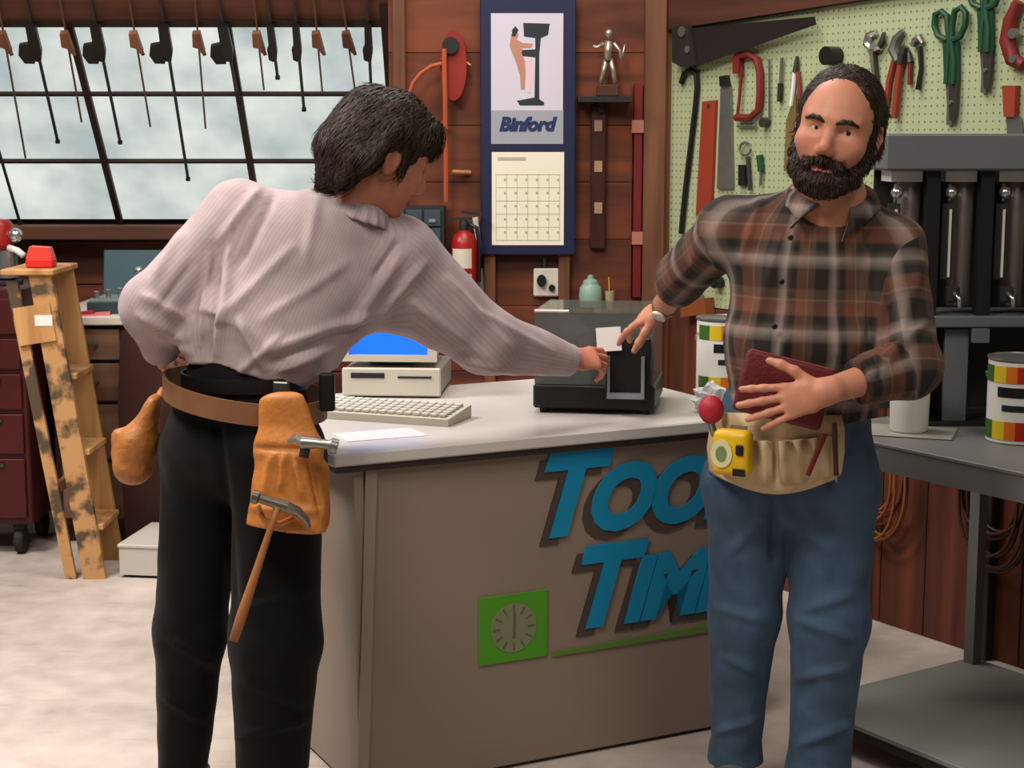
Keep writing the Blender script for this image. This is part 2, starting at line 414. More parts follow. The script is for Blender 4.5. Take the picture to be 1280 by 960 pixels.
part('front_bezel', MB().box(-.147, .147, -.012, 0, .006, .09, bev=.004), m_beige, cp)
part('drive_slot', MB().box(-.12, -.02, -.015, -.012, .06, .075), m_blk2, cp)
part('drive_slot', MB().box(.02, .12, -.015, -.012, .06, .066), m_blk2, cp)
for x in (-.11, .11): part('foot', MB().box(x - .02, x + .02, .02, .28, 0, .008), m_blk2, cp)
mo = thing('computer_monitor', 'beige computer monitor with a bright blue screen standing on the desktop case', 'monitor', (pc.x - .01, pc.y + .02, CH + .09), math.radians(-4))
part('stand', MB().lathe([(.08, 0), (.085, .012), (.05, .02)], M=Matrix.Translation((0, .14, 0)), seg=20), m_beige2, mo, True)
part('casing', MB().prism([(.012, .02), (.25, .06), (.25, .19), (.012, .235)], -.14, .14, M=Matrix(((0, 1, 0, 0), (1, 0, 0, 0), (0, 0, 1, 0), (0, 0, 0, 1)))), m_beige, mo)
mb = MB()
for b_ in ((-.145, .145, .016, .036), (-.145, .145, .21, .24), (-.145, -.118, .036, .21), (.118, .145, .036, .21)): mb.box(b_[0], b_[1], -.012, .0115, b_[2], b_[3])
part('bezel', mb, m_beige, mo)
part('screen', MB().box(-.118, .118, -.002, .0115, .036, .21), mat('blue_screen', (22, 96, 235), .3, var=.15, scale=9, emis=1.0), mo, label='glowing blue screen')
pp = PZ(425, 556, CH)
paper = tag(link('paper_sheet', MB().box(-.02, .2, -.005, .12, 0, .0015).mesh('paper_sheet'), mat('white_paper', (214, 210, 214), .7, var=.03)), 'white paper sheet lying on the counter corner by the keyboard', 'paper')
paper.location = (pp.x + .03, pp.y + .05, CH); paper.rotation_euler = (0, 0, .42)

# smoked-hood machine
a = PZ(666, 516, CH); b_ = PZ(818, 520, CH); e = b_ - a
mc = thing('dispensing_machine', 'black countertop machine with a smoked transparent hood', 'machine', (a.x, a.y, CH), math.atan2(e.y, e.x))
MW, MD = (e.x ** 2 + e.y ** 2) ** .5, .34
zt = P(666, 391, a.y).z - CH; zb = P(666, 480, a.y).z - CH
part('base', MB().box(0, MW, 0, MD, .014, zb, bev=.006), m_black, mc)
for x in (.03, MW - .03):
    for y in (.03, MD - .03): part('foot', MB().lathe([(.014, 0), (.016, .014)], M=Matrix.Translation((x, y, 0)), seg=10), m_blk2, mc)
m_smoke = glass('smoked_acrylic', (96, 100, 98), .12, .72); m_smoke2 = glass('smoked_acrylic_clear', (110, 120, 112), .08, .34)
T = .005
part('hood_front', MB().box(.004, MW - .004, .004, .004 + T, zb + .001, zt), m_smoke, mc)
part('hood_side', MB().box(MW - .004 - T, MW - .004, .01, MD - .01, zb + .001, zt), m_smoke2, mc)
part('hood_side', MB().box(.004, .004 + T, .01, MD - .01, zb + .001, zt), m_smoke2, mc)
part('hood_back', MB().box(.004, MW - .004, MD - .01, MD - .005, zb + .001, zt), m_smoke2, mc)
part('hood_top', MB().box(.002, MW - .002, .002, MD - .002, zt + .0005, zt + T), m_smoke2, mc)
part('hood_edge_highlight', MB().tube([(.004, .004, zt + .006), (.1, .004, zt + .006)], .004, 6), mat('highlight_pale', (220, 214, 204), .3), mc)  # pale rod painted in as the highlight on the hood's lit top edge
part('mechanism', MB().box(.05, MW - .06, .09, MD - .08, zb + .001, zb + .09, bev=.01), m_blk2, mc)
part('mechanism_roller', MB().tube([(.06, .16, zb + .12), (MW - .07, .16, zb + .12)], .028, 14), mat('dark_steel', (70, 72, 74), .4, .7), mc, 'auto')
# dispensing bracket on the front
bx = lambda px: (px - 666) / 152.0 * MW
bz = lambda py: P(780, py, a.y).z - CH
part('slot_plate', MB().box(bx(757), bx(812), -.012, .003, bz(497), bz(420), bev=.003), m_black, mc)
m_sil = mat('brushed_silver', (168, 170, 178), .35, .6)
fr = MB(); x0, x1, z0, z1 = bx(760), bx(806), bz(494), bz(442)
fr.box(x0, x1, -.03, -.0125, z0, z0 + .016); fr.box(x0, x0 + .007, -.02, -.0125, z0, z1); fr.box(x1 - .009, x1, -.03, -.0125, z0 + .016, z1)
part('slot_frame', fr, m_sil, mc)

cardp = P(761, 424, a.y - .058)
card = tag(link('white_card', MB().box(-.034, .034, -.001, .001, -.033, .033).mesh('white_card'), mat('card_paper', (226, 224, 222), .6, var=.03)), 'small white card held between two hands at the machine', 'card')
card.location = cardp; card.rotation_euler = (-.1, -.08, -.15)

# paint cans
m_white = mat('white_enamel', (226, 224, 218), .4, var=.04); m_tin = mat('tin', (160, 160, 158), .35, .85)
def ring_seg(r, z0, z1, a0, a1, n=8, t=.0012):
    mb = MB(); A = []
    for i in range(n + 1):
        an = math.radians(a0 + (a1 - a0) * i / n); c, s = math.cos(an), math.sin(an)
        A.append([mb.bm.verts.new((rr * c, rr * s, z)) for rr, z in ((r, z0), (r + t, z0), (r + t, z1), (r, z1))])
    for p, q in zip(A, A[1:]):
        for k in range(4): mb.bm.faces.new((p[k], p[(k + 1) % 4], q[(k + 1) % 4], q[k]))
    mb.bm.faces.new(A[0][::-1]); mb.bm.faces.new(A[-1])
    return mb
m_cg, m_cy, m_co, m_cr = [mat(n, c, .45, var=.05) for n, c in (('can_green', (58, 98, 30)), ('can_yellow', (216, 186, 30)), ('can_orange', (214, 110, 24)), ('can_red', (176, 32, 22)))]
def paint_can(label, loc, rot, r=.082, h=.215):
    t = thing('paint_can', label, 'paint can', loc, rot)
    part('body', MB().lathe([(r - .004, 0), (r, .004), (r, h - .004), (r - .004, h)], seg=28), m_white, t, 'auto')
    part('rim', MB().lathe([(r - .003, h), (r + .003, h + .002), (r + .003, h + .008), (r - .004, h + .009), (r - .008, h + .003)], seg=28), m_tin, t, 'auto')
    part('lid', MB().lathe([(r - .009, h + .002), (r - .012, h + .006), (r - .02, h + .004)], seg=28), m_tin, t, 'auto')
    for (z0, z1) in ((.012, .06), (h - .055, h - .012)):
        for a0, a1, m in ((180, 212, m_cg), (212, 238, m_cy), (238, 258, m_co), (258, 330, m_cr), (330, 360, m_cg)):
            part('colour_band', ring_seg(r, z0, z1, a0, a1), m, t)
    part('label_text', ring_seg(r, h - .092, h - .066, 222, 300), m_black, t)
    part('label_text', ring_seg(r, h - .128, h - .112, 232, 292), m_blk2, t)
    part('bail_handle', MB().tube([(r * 1.05 * math.cos(x), r * 1.05 * math.sin(x), h - .035 - .05 * math.sin(x)) for x in [i * math.pi / 14 for i in range(15)]], .002, 6), m_tin, t, 'auto')
    return t
q = PZ(903, 492, CH)
paint_can('white paint can with colour bands standing at the end of the counter', (q.x, q.y, CH), .35, .08, .225)
q = P(890, 494, 4.55)
mb = MB(); rn = random.Random(5)
bm = bmesh.new(); bmesh.ops.create_icosphere(bm, subdivisions=3, radius=1)
for v in bm.verts:
    n = 1 + .22 * math.sin(v.co.x * 7 + 1) * math.sin(v.co.y * 6) + .16 * math.sin(v.co.z * 9 + v.co.x * 5)
    v.co = Vector((v.co.x * .05 * n, v.co.y * .04 * n, max(v.co.z * .045 * n, -.034)))
mb.merge(bm)
rag = tag(link('crumpled_rag', mb.mesh('crumpled_rag'), mat('white_cloth', (222, 220, 222), .8, var=.06, scale=30)), 'crumpled white rag on the counter end in front of the paint can', 'rag')
rag.location = (q.x, q.y, CH + .034)

# ================================================================== metal work table and paint dispenser on the right
m_grey = mat('grey_table_paint', (108, 108, 106), .5, var=.08, scale=4); m_grey2 = mat('grey_shelf_paint', (122, 124, 118), .5, var=.1, scale=3)
TH_ = .88
tb = thing('metal_work_table', 'grey metal work table with a lower shelf along the pegboard wall', 'table', M=frame((.80, 4.42, 0), WE, -WN, (0, 0, 1)))
TL, TD = 1.9, .72
part('table_top', MB().box(0, TL, 0, TD, TH_ - .012, TH_, bev=.003), m_grey, tb)
ap = MB(); ap.box(.005, TL - .005, .004, .016, TH_ - .075, TH_ - .0125); ap.box(.005, TL - .005, TD - .016, TD - .004, TH_ - .075, TH_ - .0125); ap.box(.005, .017, .0165, TD - .0165, TH_ - .075, TH_ - .0125)
part('apron', ap, m_grey, tb)
for x in (.02, TL - .06):
    for y in (.02, TD - .06): part('leg', MB().box(x, x + .036, y, y + .036, 0, TH_ - .0125), m_grey, tb)
part('lower_shelf', MB().box(.0, TL, .0, TD, .085, .1, bev=.002), m_grey2, tb)
part('shelf_lip', MB().box(.0, TL, .002, .012, .06, .0848), m_blk2, tb)

YD = 4.45
x0 = P(1103, 190, YD).x
dp = thing('paint_dispenser', 'grey paint tinting dispenser with a row of metal canisters under its hood', 'dispenser', (x0, YD, TH_))
DX = lambda px: P(px, 300, YD).x - x0
DZ = lambda py: P(1200, py, YD).z - TH_
m_dg = mat('dispenser_grey', (98, 100, 104), .5, var=.06, scale=5); m_dk = mat('dispenser_dark', (40, 40, 40), .5, var=.1)
m_chr = mat('chrome', (200, 200, 200), .2, .9); m_can = mat('canister_metal', (128, 118, 112), .35, .6, var=.1, stretch=(1, 1, .1))
WD = .74; wx = DX(1160)
part('top_hood', MB().box(0, WD + .12, -.04, .3, DZ(213), DZ(167), bev=.006), m_dg, dp)
part('back_panel', MB().box(.03, WD, .22, .235, .012, DZ(213) - .001), m_dk, dp)
part('ledge', MB().box(wx, WD + .1, -.03, .219, DZ(408), DZ(394), bev=.003), m_dg, dp)
part('base_plate', MB().box(wx, WD + .1, -.02, .219, 0, .012), m_dk, dp)
part('side_panel', MB().box(wx, wx + .012, -.01, .219, .013, DZ(408) - .001), m_dk, dp)
part('door_panel', MB().box(DX(1186), DX(1216), .0, .012, .013, DZ(412)), m_dg, dp)
part('bracket', MB().box(DX(1216), DX(1236), -.045, -.02, DZ(426), DZ(409)), m_dg, dp)
for px in (1164, 1231, 1298): part('post', MB().box(DX(px) - .018, DX(px) + .018, -.01, .03, DZ(394) + .001, DZ(213) - .001), m_black, dp)
for k, px in enumerate((1132, 1200, 1267, 1334)):
    x = DX(px)
    c = part('canister', MB().lathe([(.03, DZ(385)), (.034, DZ(380)), (.034, DZ(232)), (.03, DZ(228))], M=Matrix.Translation((x + .022, .08, 0)), seg=20), m_can, dp, 'auto')
    part('canister_cap', MB().box(x - .04, x + .045, .02, .14, DZ(228) + .001, DZ(214)), m_white, c)
    part('gauge_plate', MB().box(x - .045, x - .012, .02, .03, DZ(350), DZ(255)), m_dk, c)
    part('gauge_line', MB().box(x - .027, x - .021, .014, .0195, DZ(347), DZ(262)), mat('gauge_white', (206, 200, 186), .5), c)
    part('knob', MB().sphere((x - .025, .012, DZ(241)), .017), m_chr, c, True)
    part('pump_rod', MB().tube([(x - .025, .03, DZ(255)), (x - .025, .03, DZ(230))], .005, 8), m_chr, c, True)
    part('valve', MB().box(x - .03, x + .005, -.005, .03, DZ(378), DZ(358), bev=.004), m_dk, c)
    part('spout', MB().tube([(x - .012, -.006, DZ(366)), (x - .002, -.022, DZ(372)), (x + .0, -.024, DZ(384))], .006, 8), m_chr, c, True)
q = P(1272, 548, 4.22)
paint_can('white paint can with colour bands standing on the grey metal table', (q.x, 4.22, TH_), -.18, .082, .215)
q = PZ(1138, 543, TH_)
bk = thing('white_tub', 'plain white plastic tub on the metal table', 'tub', (q.x, q.y + .02, TH_ + .007))
part('body', MB().lathe([(.046, 0), (.05, .005), (.054, .15), (.054, .165), (.05, .165), (.046, .01)], seg=24), m_white, bk, 'auto')
tray = thing('flat_tray', 'thin pale tray under the white tub on the metal table', 'tray', (q.x, q.y + .02, TH_), math.radians(-20))
part('sheet', MB().box(-.12, .12, -.08, .09, 0, .006, bev=.002), mat('pale_tray', (150, 148, 138), .4), tray)
# ================================================================== things on the pegboard wall
class Wt:
    """a tool hung on the right wall, drawn in wall coordinates"""
    def __init__(s, name, label, cat, px, py, group=None, off=.02):
        s.c = PW(px, py); s.t = thing(name, label, cat, M=WM @ Matrix.Translation((s.c[0], 0, s.c[1])), group=group)
    def q(s, px, py): a = PW(px, py, .02); return (a[0] - s.c[0], a[1] - s.c[1])
    def poly(s, name, pts, m, d0=.004, d1=.018, label=None): return part(name, MB().prism([s.q(*p) for p in pts], -d1, -d0), m, s.t, label=label)
    def tube(s, name, pts, r, m, d=.014, seg=8, closed=False, flat=1.0):
        return part(name, MB().tube([(s.q(*p)[0], -d, s.q(*p)[1]) for p in pts], r, seg, closed=closed, flat=flat), m, s.t, 'auto')
    def disc(s, name, px, py, r, m, d0=.004, d1=.02, label=None):
        c = s.q(px, py); return part(name, MB().prism(arc(c[0], c[1], r, 0, 360, 18)[:-1], -d1, -d0), m, s.t, label=label)
m_blade = mat('dark_saw_steel', (44, 38, 36), .4, .4); m_steel = mat('tool_steel', (140, 140, 136), .35, .8, var=.15, scale=20)
m_redp = mat('red_tool_paint', (114, 30, 26), .5); m_redo = mat('red_orange_tool', (142, 54, 34), .5); m_grn = mat('green_grip', (26, 70, 46), .4)
m_dkst = mat('dark_tool_steel', (78, 76, 70), .4, .7)
t = Wt('hand_saw', 'large dark hand saw hung along the top of the pegboard', 'saw', 930, 50)
t.poly('blade', [(866, 36), (1024, 21), (1026, 31), (960, 54), (874, 84), (868, 78)], m_blade, .040, .043)
t.poly('handle', [(848, 34), (868, 32), (878, 82), (860, 84), (848, 78)], m_blk2, .034, .052)
t.disc('bolt', 861, 40, .02, m_steel, .0521, .058); t.disc('bolt', 868, 62, .014, m_steel, .0521, .057)
t.tube('hanging_peg', [(930, 48), (930, 49)], .004, m_steel, .036)
t = Wt('bow_saw_frame', 'black curved bow saw frame hanging beside the wooden post', 'saw', 858, 190)
t.tube('frame', [(850, 104), (854, 92), (862, 87), (869, 93), (870, 110), (867, 140), (861, 190), (855, 240), (850, 292)], .011, m_black)
t = Wt('flat_bar', 'long red-orange flat bar hanging on the pegboard', 'bar', 880, 200)
t.poly('bar', [(876, 127), (893, 125), (887, 266), (868, 270)], m_redo, .003, .014); t.disc('hang_hole', 884, 133, .008, m_blk2, .014, .0155)
t = Wt('flat_file', 'long grey steel file with a dark knob on the pegboard', 'file', 905, 170)
t.poly('blade', [(899, 108), (911, 108), (914, 236), (894, 236)], m_steel, .004, .013); t.poly('knob', [(899, 96), (907, 94), (910, 108), (900, 108)], m_black, .002, .022)
t = Wt('c_clamp', 'red iron C-clamp hanging on the pegboard', 'clamp', 935, 110)
t.tube('frame', [(918, 78), (922, 70), (936, 68), (946, 74), (950, 90), (950, 120), (948, 138), (938, 147), (920, 147)], .014, m_redp, .02, 8)
t.poly('anvil', [(918, 72), (926, 72), (926, 92), (918, 92)], m_redp, .008, .03); t.tube('screw', [(922, 147), (925, 120), (928, 84)], .006, m_redp, .022)
t.tube('crank', [(920, 158), (944, 158)], .004, m_steel); t.disc('crank_knob', 955, 153, .018, m_dkst, .004, .03)
t.tube('slide_bar', [(960, 74), (960, 150)], .004, m_steel)
t = Wt('nail_punch', 'thin grey nail punch with dark grip beside the C-clamp', 'punch', 974, 100)
t.tube('shank', [(976, 72), (974, 105)], .006, m_steel); t.tube('grip', [(974, 104), (973, 127)], .010, m_blk2)
t = Wt('slim_pliers', 'slim white-gripped pliers hanging left of the black round tool', 'pliers', 992, 95)
t.tube('jaw', [(995, 70), (993, 90)], [.006, .012], m_dkst); t.tube('grip', [(992, 90), (990, 110), (987, 132)], .008, m_white); t.tube('grip', [(996, 90), (998, 110), (997, 132)], .008, mat('dull_red_grip', (120, 50, 44), .5))
t = Wt('rubber_mallet', 'black round-headed mallet hanging on the pegboard', 'mallet', 1042, 75)
t.disc('head', 1042, 70, .032, m_black, .004, .06); t.tube('handle', [(1042, 80), (1042, 150)], .011, m_stud)
t = Wt('adjustable_wrench', 'chrome adjustable wrench with an open jaw on the pegboard', 'wrench', 1092, 75)
t.tube('jaw', [(1100, 58), (1090, 62), (1083, 54), (1085, 44), (1094, 40)], [.013, .016, .016, .014, .010], m_chr, .016, 8); t.tube('jaw', [(1096, 62), (1102, 52), (1104, 40)], [.012, .012, .006], m_dkst, .016)
t.tube('handle', [(1090, 62), (1092, 85), (1097, 130)], [.016, .016, .013], m_dkst, .014, 8, flat=.6)
t = Wt('joint_pliers', 'slip-joint pliers with red grips hanging on the pegboard', 'pliers', 1122, 95)
t.tube('jaw', [(1128, 38), (1120, 48), (1116, 62), (1122, 76)], [.009, .016, .02, .016], m_steel, .016); t.tube('jaw', [(1132, 58), (1128, 68), (1126, 80)], [.012, .016, .014], m_dkst, .02)
t.tube('grip', [(1116, 76), (1110, 100), (1106, 135)], .010, m_redo, .014); t.tube('grip', [(1126, 78), (1122, 110), (1118, 148)], .012, m_redo, .02); 
t = Wt('pincers', 'short pincers with red grips between the pliers and small wrench', 'pincers', 1134, 80, )
t.tube('jaw', [(1134, 66), (1136, 78)], [.008, .012], m_dkst, .012); t.tube('grip', [(1136, 78), (1135, 106)], .008, m_redp, .012)
t = Wt('small_wrench', 'small adjustable wrench with black handle on the pegboard', 'wrench', 1147, 80)
t.tube('jaw', [(1140, 58), (1142, 50), (1148, 47), (1152, 54)], [.009, .012, .013, .008], m_steel, .014); t.tube('handle', [(1148, 58), (1150, 85), (1146, 112)], [.011, .010, .012], m_black, .014, 8, flat=.6)
def snips(label, dx, dy):
    t = Wt('tin_snips', label, 'snips', 1187 + dx, 80 + dy, 'green-handled tin snips on the pegboard')
    f = lambda L: [(x + dx, y + dy) for x, y in L]
    t.tube('grip', f([(1183, 50), (1172, 45), (1167, 32), (1168, 18), (1176, 14), (1183, 20), (1184, 36), (1186, 52), (1184, 75), (1182, 105)]), .0105, m_grn, .016, 8)
    t.tube('grip', f([(1190, 50), (1201, 46), (1207, 32), (1208, 16), (1202, 9), (1194, 14), (1191, 30), (1190, 52), (1193, 75), (1192, 105)]), .0105, m_grn, .022, 8)
    t.poly('pivot_plate', f([(1178, 52), (1197, 52), (1197, 104), (1180, 104)]), m_grn, .008, .02)
    t.poly('blade', f([(1180, 104), (1190, 104), (1191, 130), (1188, 156), (1181, 156), (1182, 130)]), m_steel, .006, .014)
    t.poly('blade', f([(1186, 104), (1197, 104), (1196, 132), (1193, 154), (1187, 150)]), m_dkst, .015, .022)
    t.disc('bolt', 1189 + dx, 128 + dy, .007, m_chr, .02, .028)
snips('green-handled tin snips hanging fully in view between small wrench and second snips', 0, 0)
snips('green-handled tin snips hung higher, beside the red pipe cutter', 43, -40)
t = Wt('pipe_cutter', 'dark red cast pipe cutter hanging at the end of the pegboard', 'pipe cutter', 1270, 45)
t.tube('body', [(1274, 2), (1264, 25), (1260, 52), (1266, 74), (1280, 82)], [.018, .024, .026, .024, .018], m_redp, .022, 10); t.disc('roller', 1272, 42, .016, m_steel, .03, .046); t.disc('roller', 1272, 74, .012, m_steel, .03, .046)
t = Wt('wood_chisel', 'chisel with an orange handle hanging under the pipe cutter', 'chisel', 1263, 128)
t.poly('handle', [(1254, 107), (1271, 107), (1269, 146), (1256, 146)], m_redo, .004, .026); t.poly('blade', [(1256, 146), (1274, 146), (1277, 176), (1258, 176)], m_steel, .01, .015)
t = Wt('ring_spanner', 'ring spanner with dark grip below the C-clamp', 'spanner', 930, 205)
t.tube('ring', [(930 + 7 * math.cos(a_ * .6), 186 + 8 * math.sin(a_ * .6)) for a_ in range(10)], .005, m_steel); t.tube('grip', [(933, 196), (935, 220), (936, 238)], .008, m_dkst); t.poly('socket', [(922, 206), (930, 206), (930, 232), (922, 232)], m_black)
t = Wt('stub_screwdriver', 'short dark stubby screwdriver next to the ring spanner', 'screwdriver', 950, 210)
t.tube('grip', [(948, 194), (950, 214)], .013, m_grn); t.tube('shank', [(950, 214), (949, 232)], .005, m_steel)
t = Wt('wood_rule', 'olive brown wooden stick hanging behind the bearded man', 'stick', 985, 170)
t.poly('stick', [(981, 150), (993, 118), (993, 214), (978, 214)], wood('olive_wood', (110, 92, 56), (82, 66, 40), .6, 'Z'), .004, .014)
t = Wt('wood_block_plane', 'small brown wooden plane low on the pegboard above the paint can', 'plane', 872, 385)
t.poly('body', [(858, 377), (888, 372), (890, 392), (858, 396)], mat('plane_wood', (126, 70, 34), .5), .004, .05); t.disc('knob', 897, 353, .022, m_black, .004, .04); t.poly('iron', [(868, 368), (876, 366), (878, 378), (870, 380)], m_steel, .01, .03)
# hanging cords under the table
def cord(label, px, py, n, wpx, hpx, m, seed):
    rn = random.Random(seed); t = Wt('extension_cord', label, 'cord', px, py, None); mb = MB()
    for k in range(n):
        w_ = wpx * rn.uniform(.7, 1.1); h_ = hpx * rn.uniform(.6, 1.1); ox = rn.uniform(-5, 5); pts = []
        for i in range(17):
            a_ = math.pi * i / 16
            u = t.q(px + ox - w_ * math.cos(a_) * (1 - .25 * (1 - math.sin(a_))), py + h_ * math.sin(a_) ** .8)
            pts.append((u[0], -.055 - .006 * k, u[1]))
        mb.tube(pts, .0055, 6)
    a0 = t.q(px, py)
    part('coil', mb, m, t.t, True); part('hook', MB().tube([(a0[0], 0, a0[1] + .02), (a0[0], -.1, a0[1] + .02), (a0[0], -.105, a0[1] + .045)], .006, 6), m_dkst, t.t)
cord('brown-orange extension cord coiled on the wall under the metal table', 1112, 560, 9, 42, 105, mat('cord_orange', (128, 72, 34), .5), 2)
cord('dark brown extension cord coiled behind the table leg', 1262, 580, 10, 48, 130, mat('cord_brown', (66, 38, 26), .5), 4)

# ================================================================== things on the back wall
def PB(px, py, off=.045):
    q = P(px, py, YB - off); return q.x, q.z
class Bt:
    def __init__(s, name, label, cat, px, py, off=.0, group=None):
        c = PB(px, py); s.c = c; s.off = off; s.t = thing(name, label, cat, (c[0], YB - off, c[1]), 0, group)
    def q(s, px, py, o=.045): a = PB(px, py, o); return (a[0] - s.c[0], a[1] - s.c[1])
    def poly(s, name, pts, m, d0, d1, par=None, label=None): return part(name, MB().prism([s.q(*p) for p in pts], -d1, -d0), m, par or s.t, label=label)
    def rect(s, name, x0, y0, x1, y1, m, d0, d1, par=None, bev=0, label=None):
        a = s.q(x0, y1); b = s.q(x1, y0)
        return part(name, MB().box(a[0], b[0], -d1, -d0, a[1], b[1], bev=bev), m, par or s.t, label=label)
    def tube(s, name, pts, r, m, d, par=None, seg=8): return part(name, MB().tube([(s.q(p[0], p[1])[0], -(p[2] if len(p) > 2 else d), s.q(p[0], p[1])[1]) for p in pts], r, seg), m, par or s.t, 'auto')
m_navy = mat('navy_board', (20, 25, 62), .5, var=.06); m_sheet = mat('calendar_sheet', (200, 194, 210), .6, var=.02); m_cream = mat('calendar_cream', (228, 222, 202), .6, var=.02)
m_gband = mat('grey_band', (150, 154, 164), .6, var=.03); m_ink = mat('navy_ink', (24, 40, 84), .6); m_ink2 = mat('grey_ink', (170, 164, 148), .7); m_print = mat('print_skin', (178, 126, 104), .6); m_inkb = mat('black_ink', (34, 38, 44), .6)
t = Bt('wall_calendar', 'tall navy-blue calendar board with a picture sheet and a date sheet', 'calendar', 660, 318, .0385)
t.rect('board', 601, -8, 720, 318, m_navy, 0, .022, bev=.003)
s_ = t.rect('picture_sheet', 614, 17, 704, 138, m_sheet, .0221, .0245)
g = t.rect('picture_band', 614, 138, 704, 180, m_gband, .0221, .0245)
d_ = t.rect('date_sheet', 615, 190, 705, 306, m_cream, .0221, .0245)
A0, A1 = .0246, .0255
t.poly('printed_figure', [(639, 43), (645, 36), (648, 44), (646, 50), (653, 54), (666, 55), (664, 60), (653, 60), (652, 67), (656, 76), (657, 92), (656, 112), (651, 112), (650, 95), (645, 78), (640, 66), (637, 58)], m_print, A0, A1, s_)
t.poly('printed_hair', [(640, 38), (644, 33), (648, 38), (644, 46), (640, 46)], m_inkb, A1, A1 + .0004, s_)
t.poly('printed_machine', [(654, 29), (687, 30), (685, 44), (676, 48), (674, 68), (674, 124), (680, 128), (680, 132), (650, 132), (646, 126), (668, 122), (669, 72), (648, 70), (648, 63), (669, 62), (669, 48), (655, 46)], m_inkb, A0 - .0001, A1 - .0003, s_)
t.poly('printed_legs', [(657, 76), (664, 72), (666, 100), (663, 116), (659, 116), (660, 96)], mat('print_pale', (216, 184, 190), .6), A0, A1 + .0002, s_)
a0 = t.q(624, 163); me = text_mesh('Binford', .071, .25, .004, .0006); xf(me, Matrix.Translation((a0[0], -A1, a0[1])) @ RX); link('lettering', me, m_ink, g)
mb = MB()
for k in range(7):
    p = t.q(620 + 13.2 * k, 218); b_ = t.q(620 + 13.2 * k, 300); mb.box(p[0] - .0008, p[0] + .0008, -A1, -A0, b_[1], p[1])
for k in range(6):
    p = t.q(620, 218 + 16.4 * k); b_ = t.q(699.5, 218 + 16.4 * k); mb.box(p[0], b_[0], -A1, -A0, p[1] - .0008, p[1] + .0008)
for r in range(5):
    for c in range(6):
        p = t.q(630 + 13.2 * c, 226 + 16.4 * r); mb.box(p[0], p[0] + .008, -A1, -A0, p[1], p[1] + .009)
p = t.q(622, 199); mb.box(p[0], p[0] + .11, -A1, -A0, p[1] - .004, p[1] + .008)
part('date_grid', mb, m_ink2, d_)

t = Bt('fire_extinguisher', 'red fire extinguisher with a white label hung on the wall by the calendar', 'extinguisher', 581, 396, .1)
zt_ = t.q(581, 287)[1]; R_ = .052; m_fx = mat('extinguisher_red', (146, 22, 20), .35)
part('cylinder', MB().lathe([(R_ * .9, 0), (R_, .012), (R_, zt_ - .05), (R_ * .8, zt_ - .02), (R_ * .35, zt_)], seg=24), m_fx, t.t, 'auto')
part('valve', MB().lathe([(.016, zt_), (.018, zt_ + .03), (.012, zt_ + .04)], seg=12), m_blk2, t.t, 'auto')
part('lever', MB().box(-.055, .03, -.012, .012, zt_ + .04, zt_ + .05).box(-.06, .02, -.012, .012, zt_ + .062, zt_ + .072, M=Matrix.Rotation(.12, 4, 'Y')), m_blk2, t.t)
part('hose', MB().tube([(.015, -.02, zt_ + .03), (.05, -.025, zt_ + .01), (.062, -.02, zt_ - .06), (.058, -.02, zt_ - .2)], .008, 8), m_black, t.t, True)
part('label_panel', ring_seg(R_, t.q(581, 333)[1], t.q(581, 309)[1], 215, 305, 8, .001), mat('label_cream', (206, 196, 180), .6), t.t)
part('label_panel', ring_seg(R_, t.q(581, 358)[1], t.q(581, 340)[1], 215, 305, 8, .001), mat('label_grey', (176, 170, 164), .6), t.t)
part('wall_hook', MB().box(-.015, .015, R_ * .35, .1, zt_ - .01, zt_ + .02), m_blk2, t.t)

t = Bt('white_handled_brush', 'slim white-handled brush hanging between extinguisher and calendar', 'brush', 596, 300, .0)
t.tube('handle', [(594, 272), (597, 300)], .012, m_white, .03); t.tube('shaft', [(597, 300), (599, 336)], .006, m_dkst, .03); t.tube('bristle_head', [(599, 336), (601, 368)], .014, mat('bristle_grey', (120, 124, 112), .8), .03)

t = Bt('parts_organizer', 'dark wall-mounted parts organizer with small drawers', 'organizer', 520, 375, .001)
m_org = mat('organizer_frame', (34, 40, 46), .45); m_drw = mat('drawer_plastic', (58, 70, 80), .3)
t.rect('case', 484, 257, 556, 376, m_org, 0, .14)
for r in range(5):
    for c in range(3):
        d = t.rect('drawer', 487 + c * 22.5, 261 + r * 22.8, 507 + c * 22.5, 281 + r * 22.8, m_drw, .1405, .15, bev=.002)
        t.rect('pull', 493 + c * 22.5, 272 + r * 22.8, 501 + c * 22.5, 276 + r * 22.8, mat('pull_grey', (120, 132, 138), .4), .1501, .158, d)

t = Bt('hose_reel', 'red wall-mounted hose reel with a dark hub and orange hose', 'hose reel', 567, 90, .001)
m_rr = mat('reel_red', (132, 28, 18), .5); m_ho = mat('hose_orange', (168, 76, 44), .55)
c = t.q(567, 82)
part('reel_body', MB().prism(arc(c[0], c[1], .052, 0, 360, 24, .135)[:-1], -.07, 0), m_rr, t.t)
part('hub', MB().prism(arc(c[0] - .01, c[1] + .075, .032, 0, 360, 18)[:-1], -.09, -.0701), m_blk2, t.t)
t.tube('hose', [(556, 62, .09), (556, 75, .095), (557, 120, .095), (558, 200, .09), (558, 252, .08)], .010, m_ho, .09)
t.tube('hose', [(513, 116), (517, 104), (527, 92), (540, 83), (553, 80)], .008, m_ho, .085)
t.tube('clip', [(549, 153, .02), (556, 153, .1)], .007, m_ho, .05); t.tube('clip', [(565, 63, .02), (588, 82, .03)], .007, mat('brass', (150, 110, 60), .4, .6), .05)
t = Bt('wooden_peg', 'pale wooden peg sticking out of the wall beside the orange hose', 'peg', 578, 215, 0)
t.tube('peg', [(565, 215, .03), (588, 216, .012)], .009, mat('peg_wood', (170, 110, 66), .6), .02)

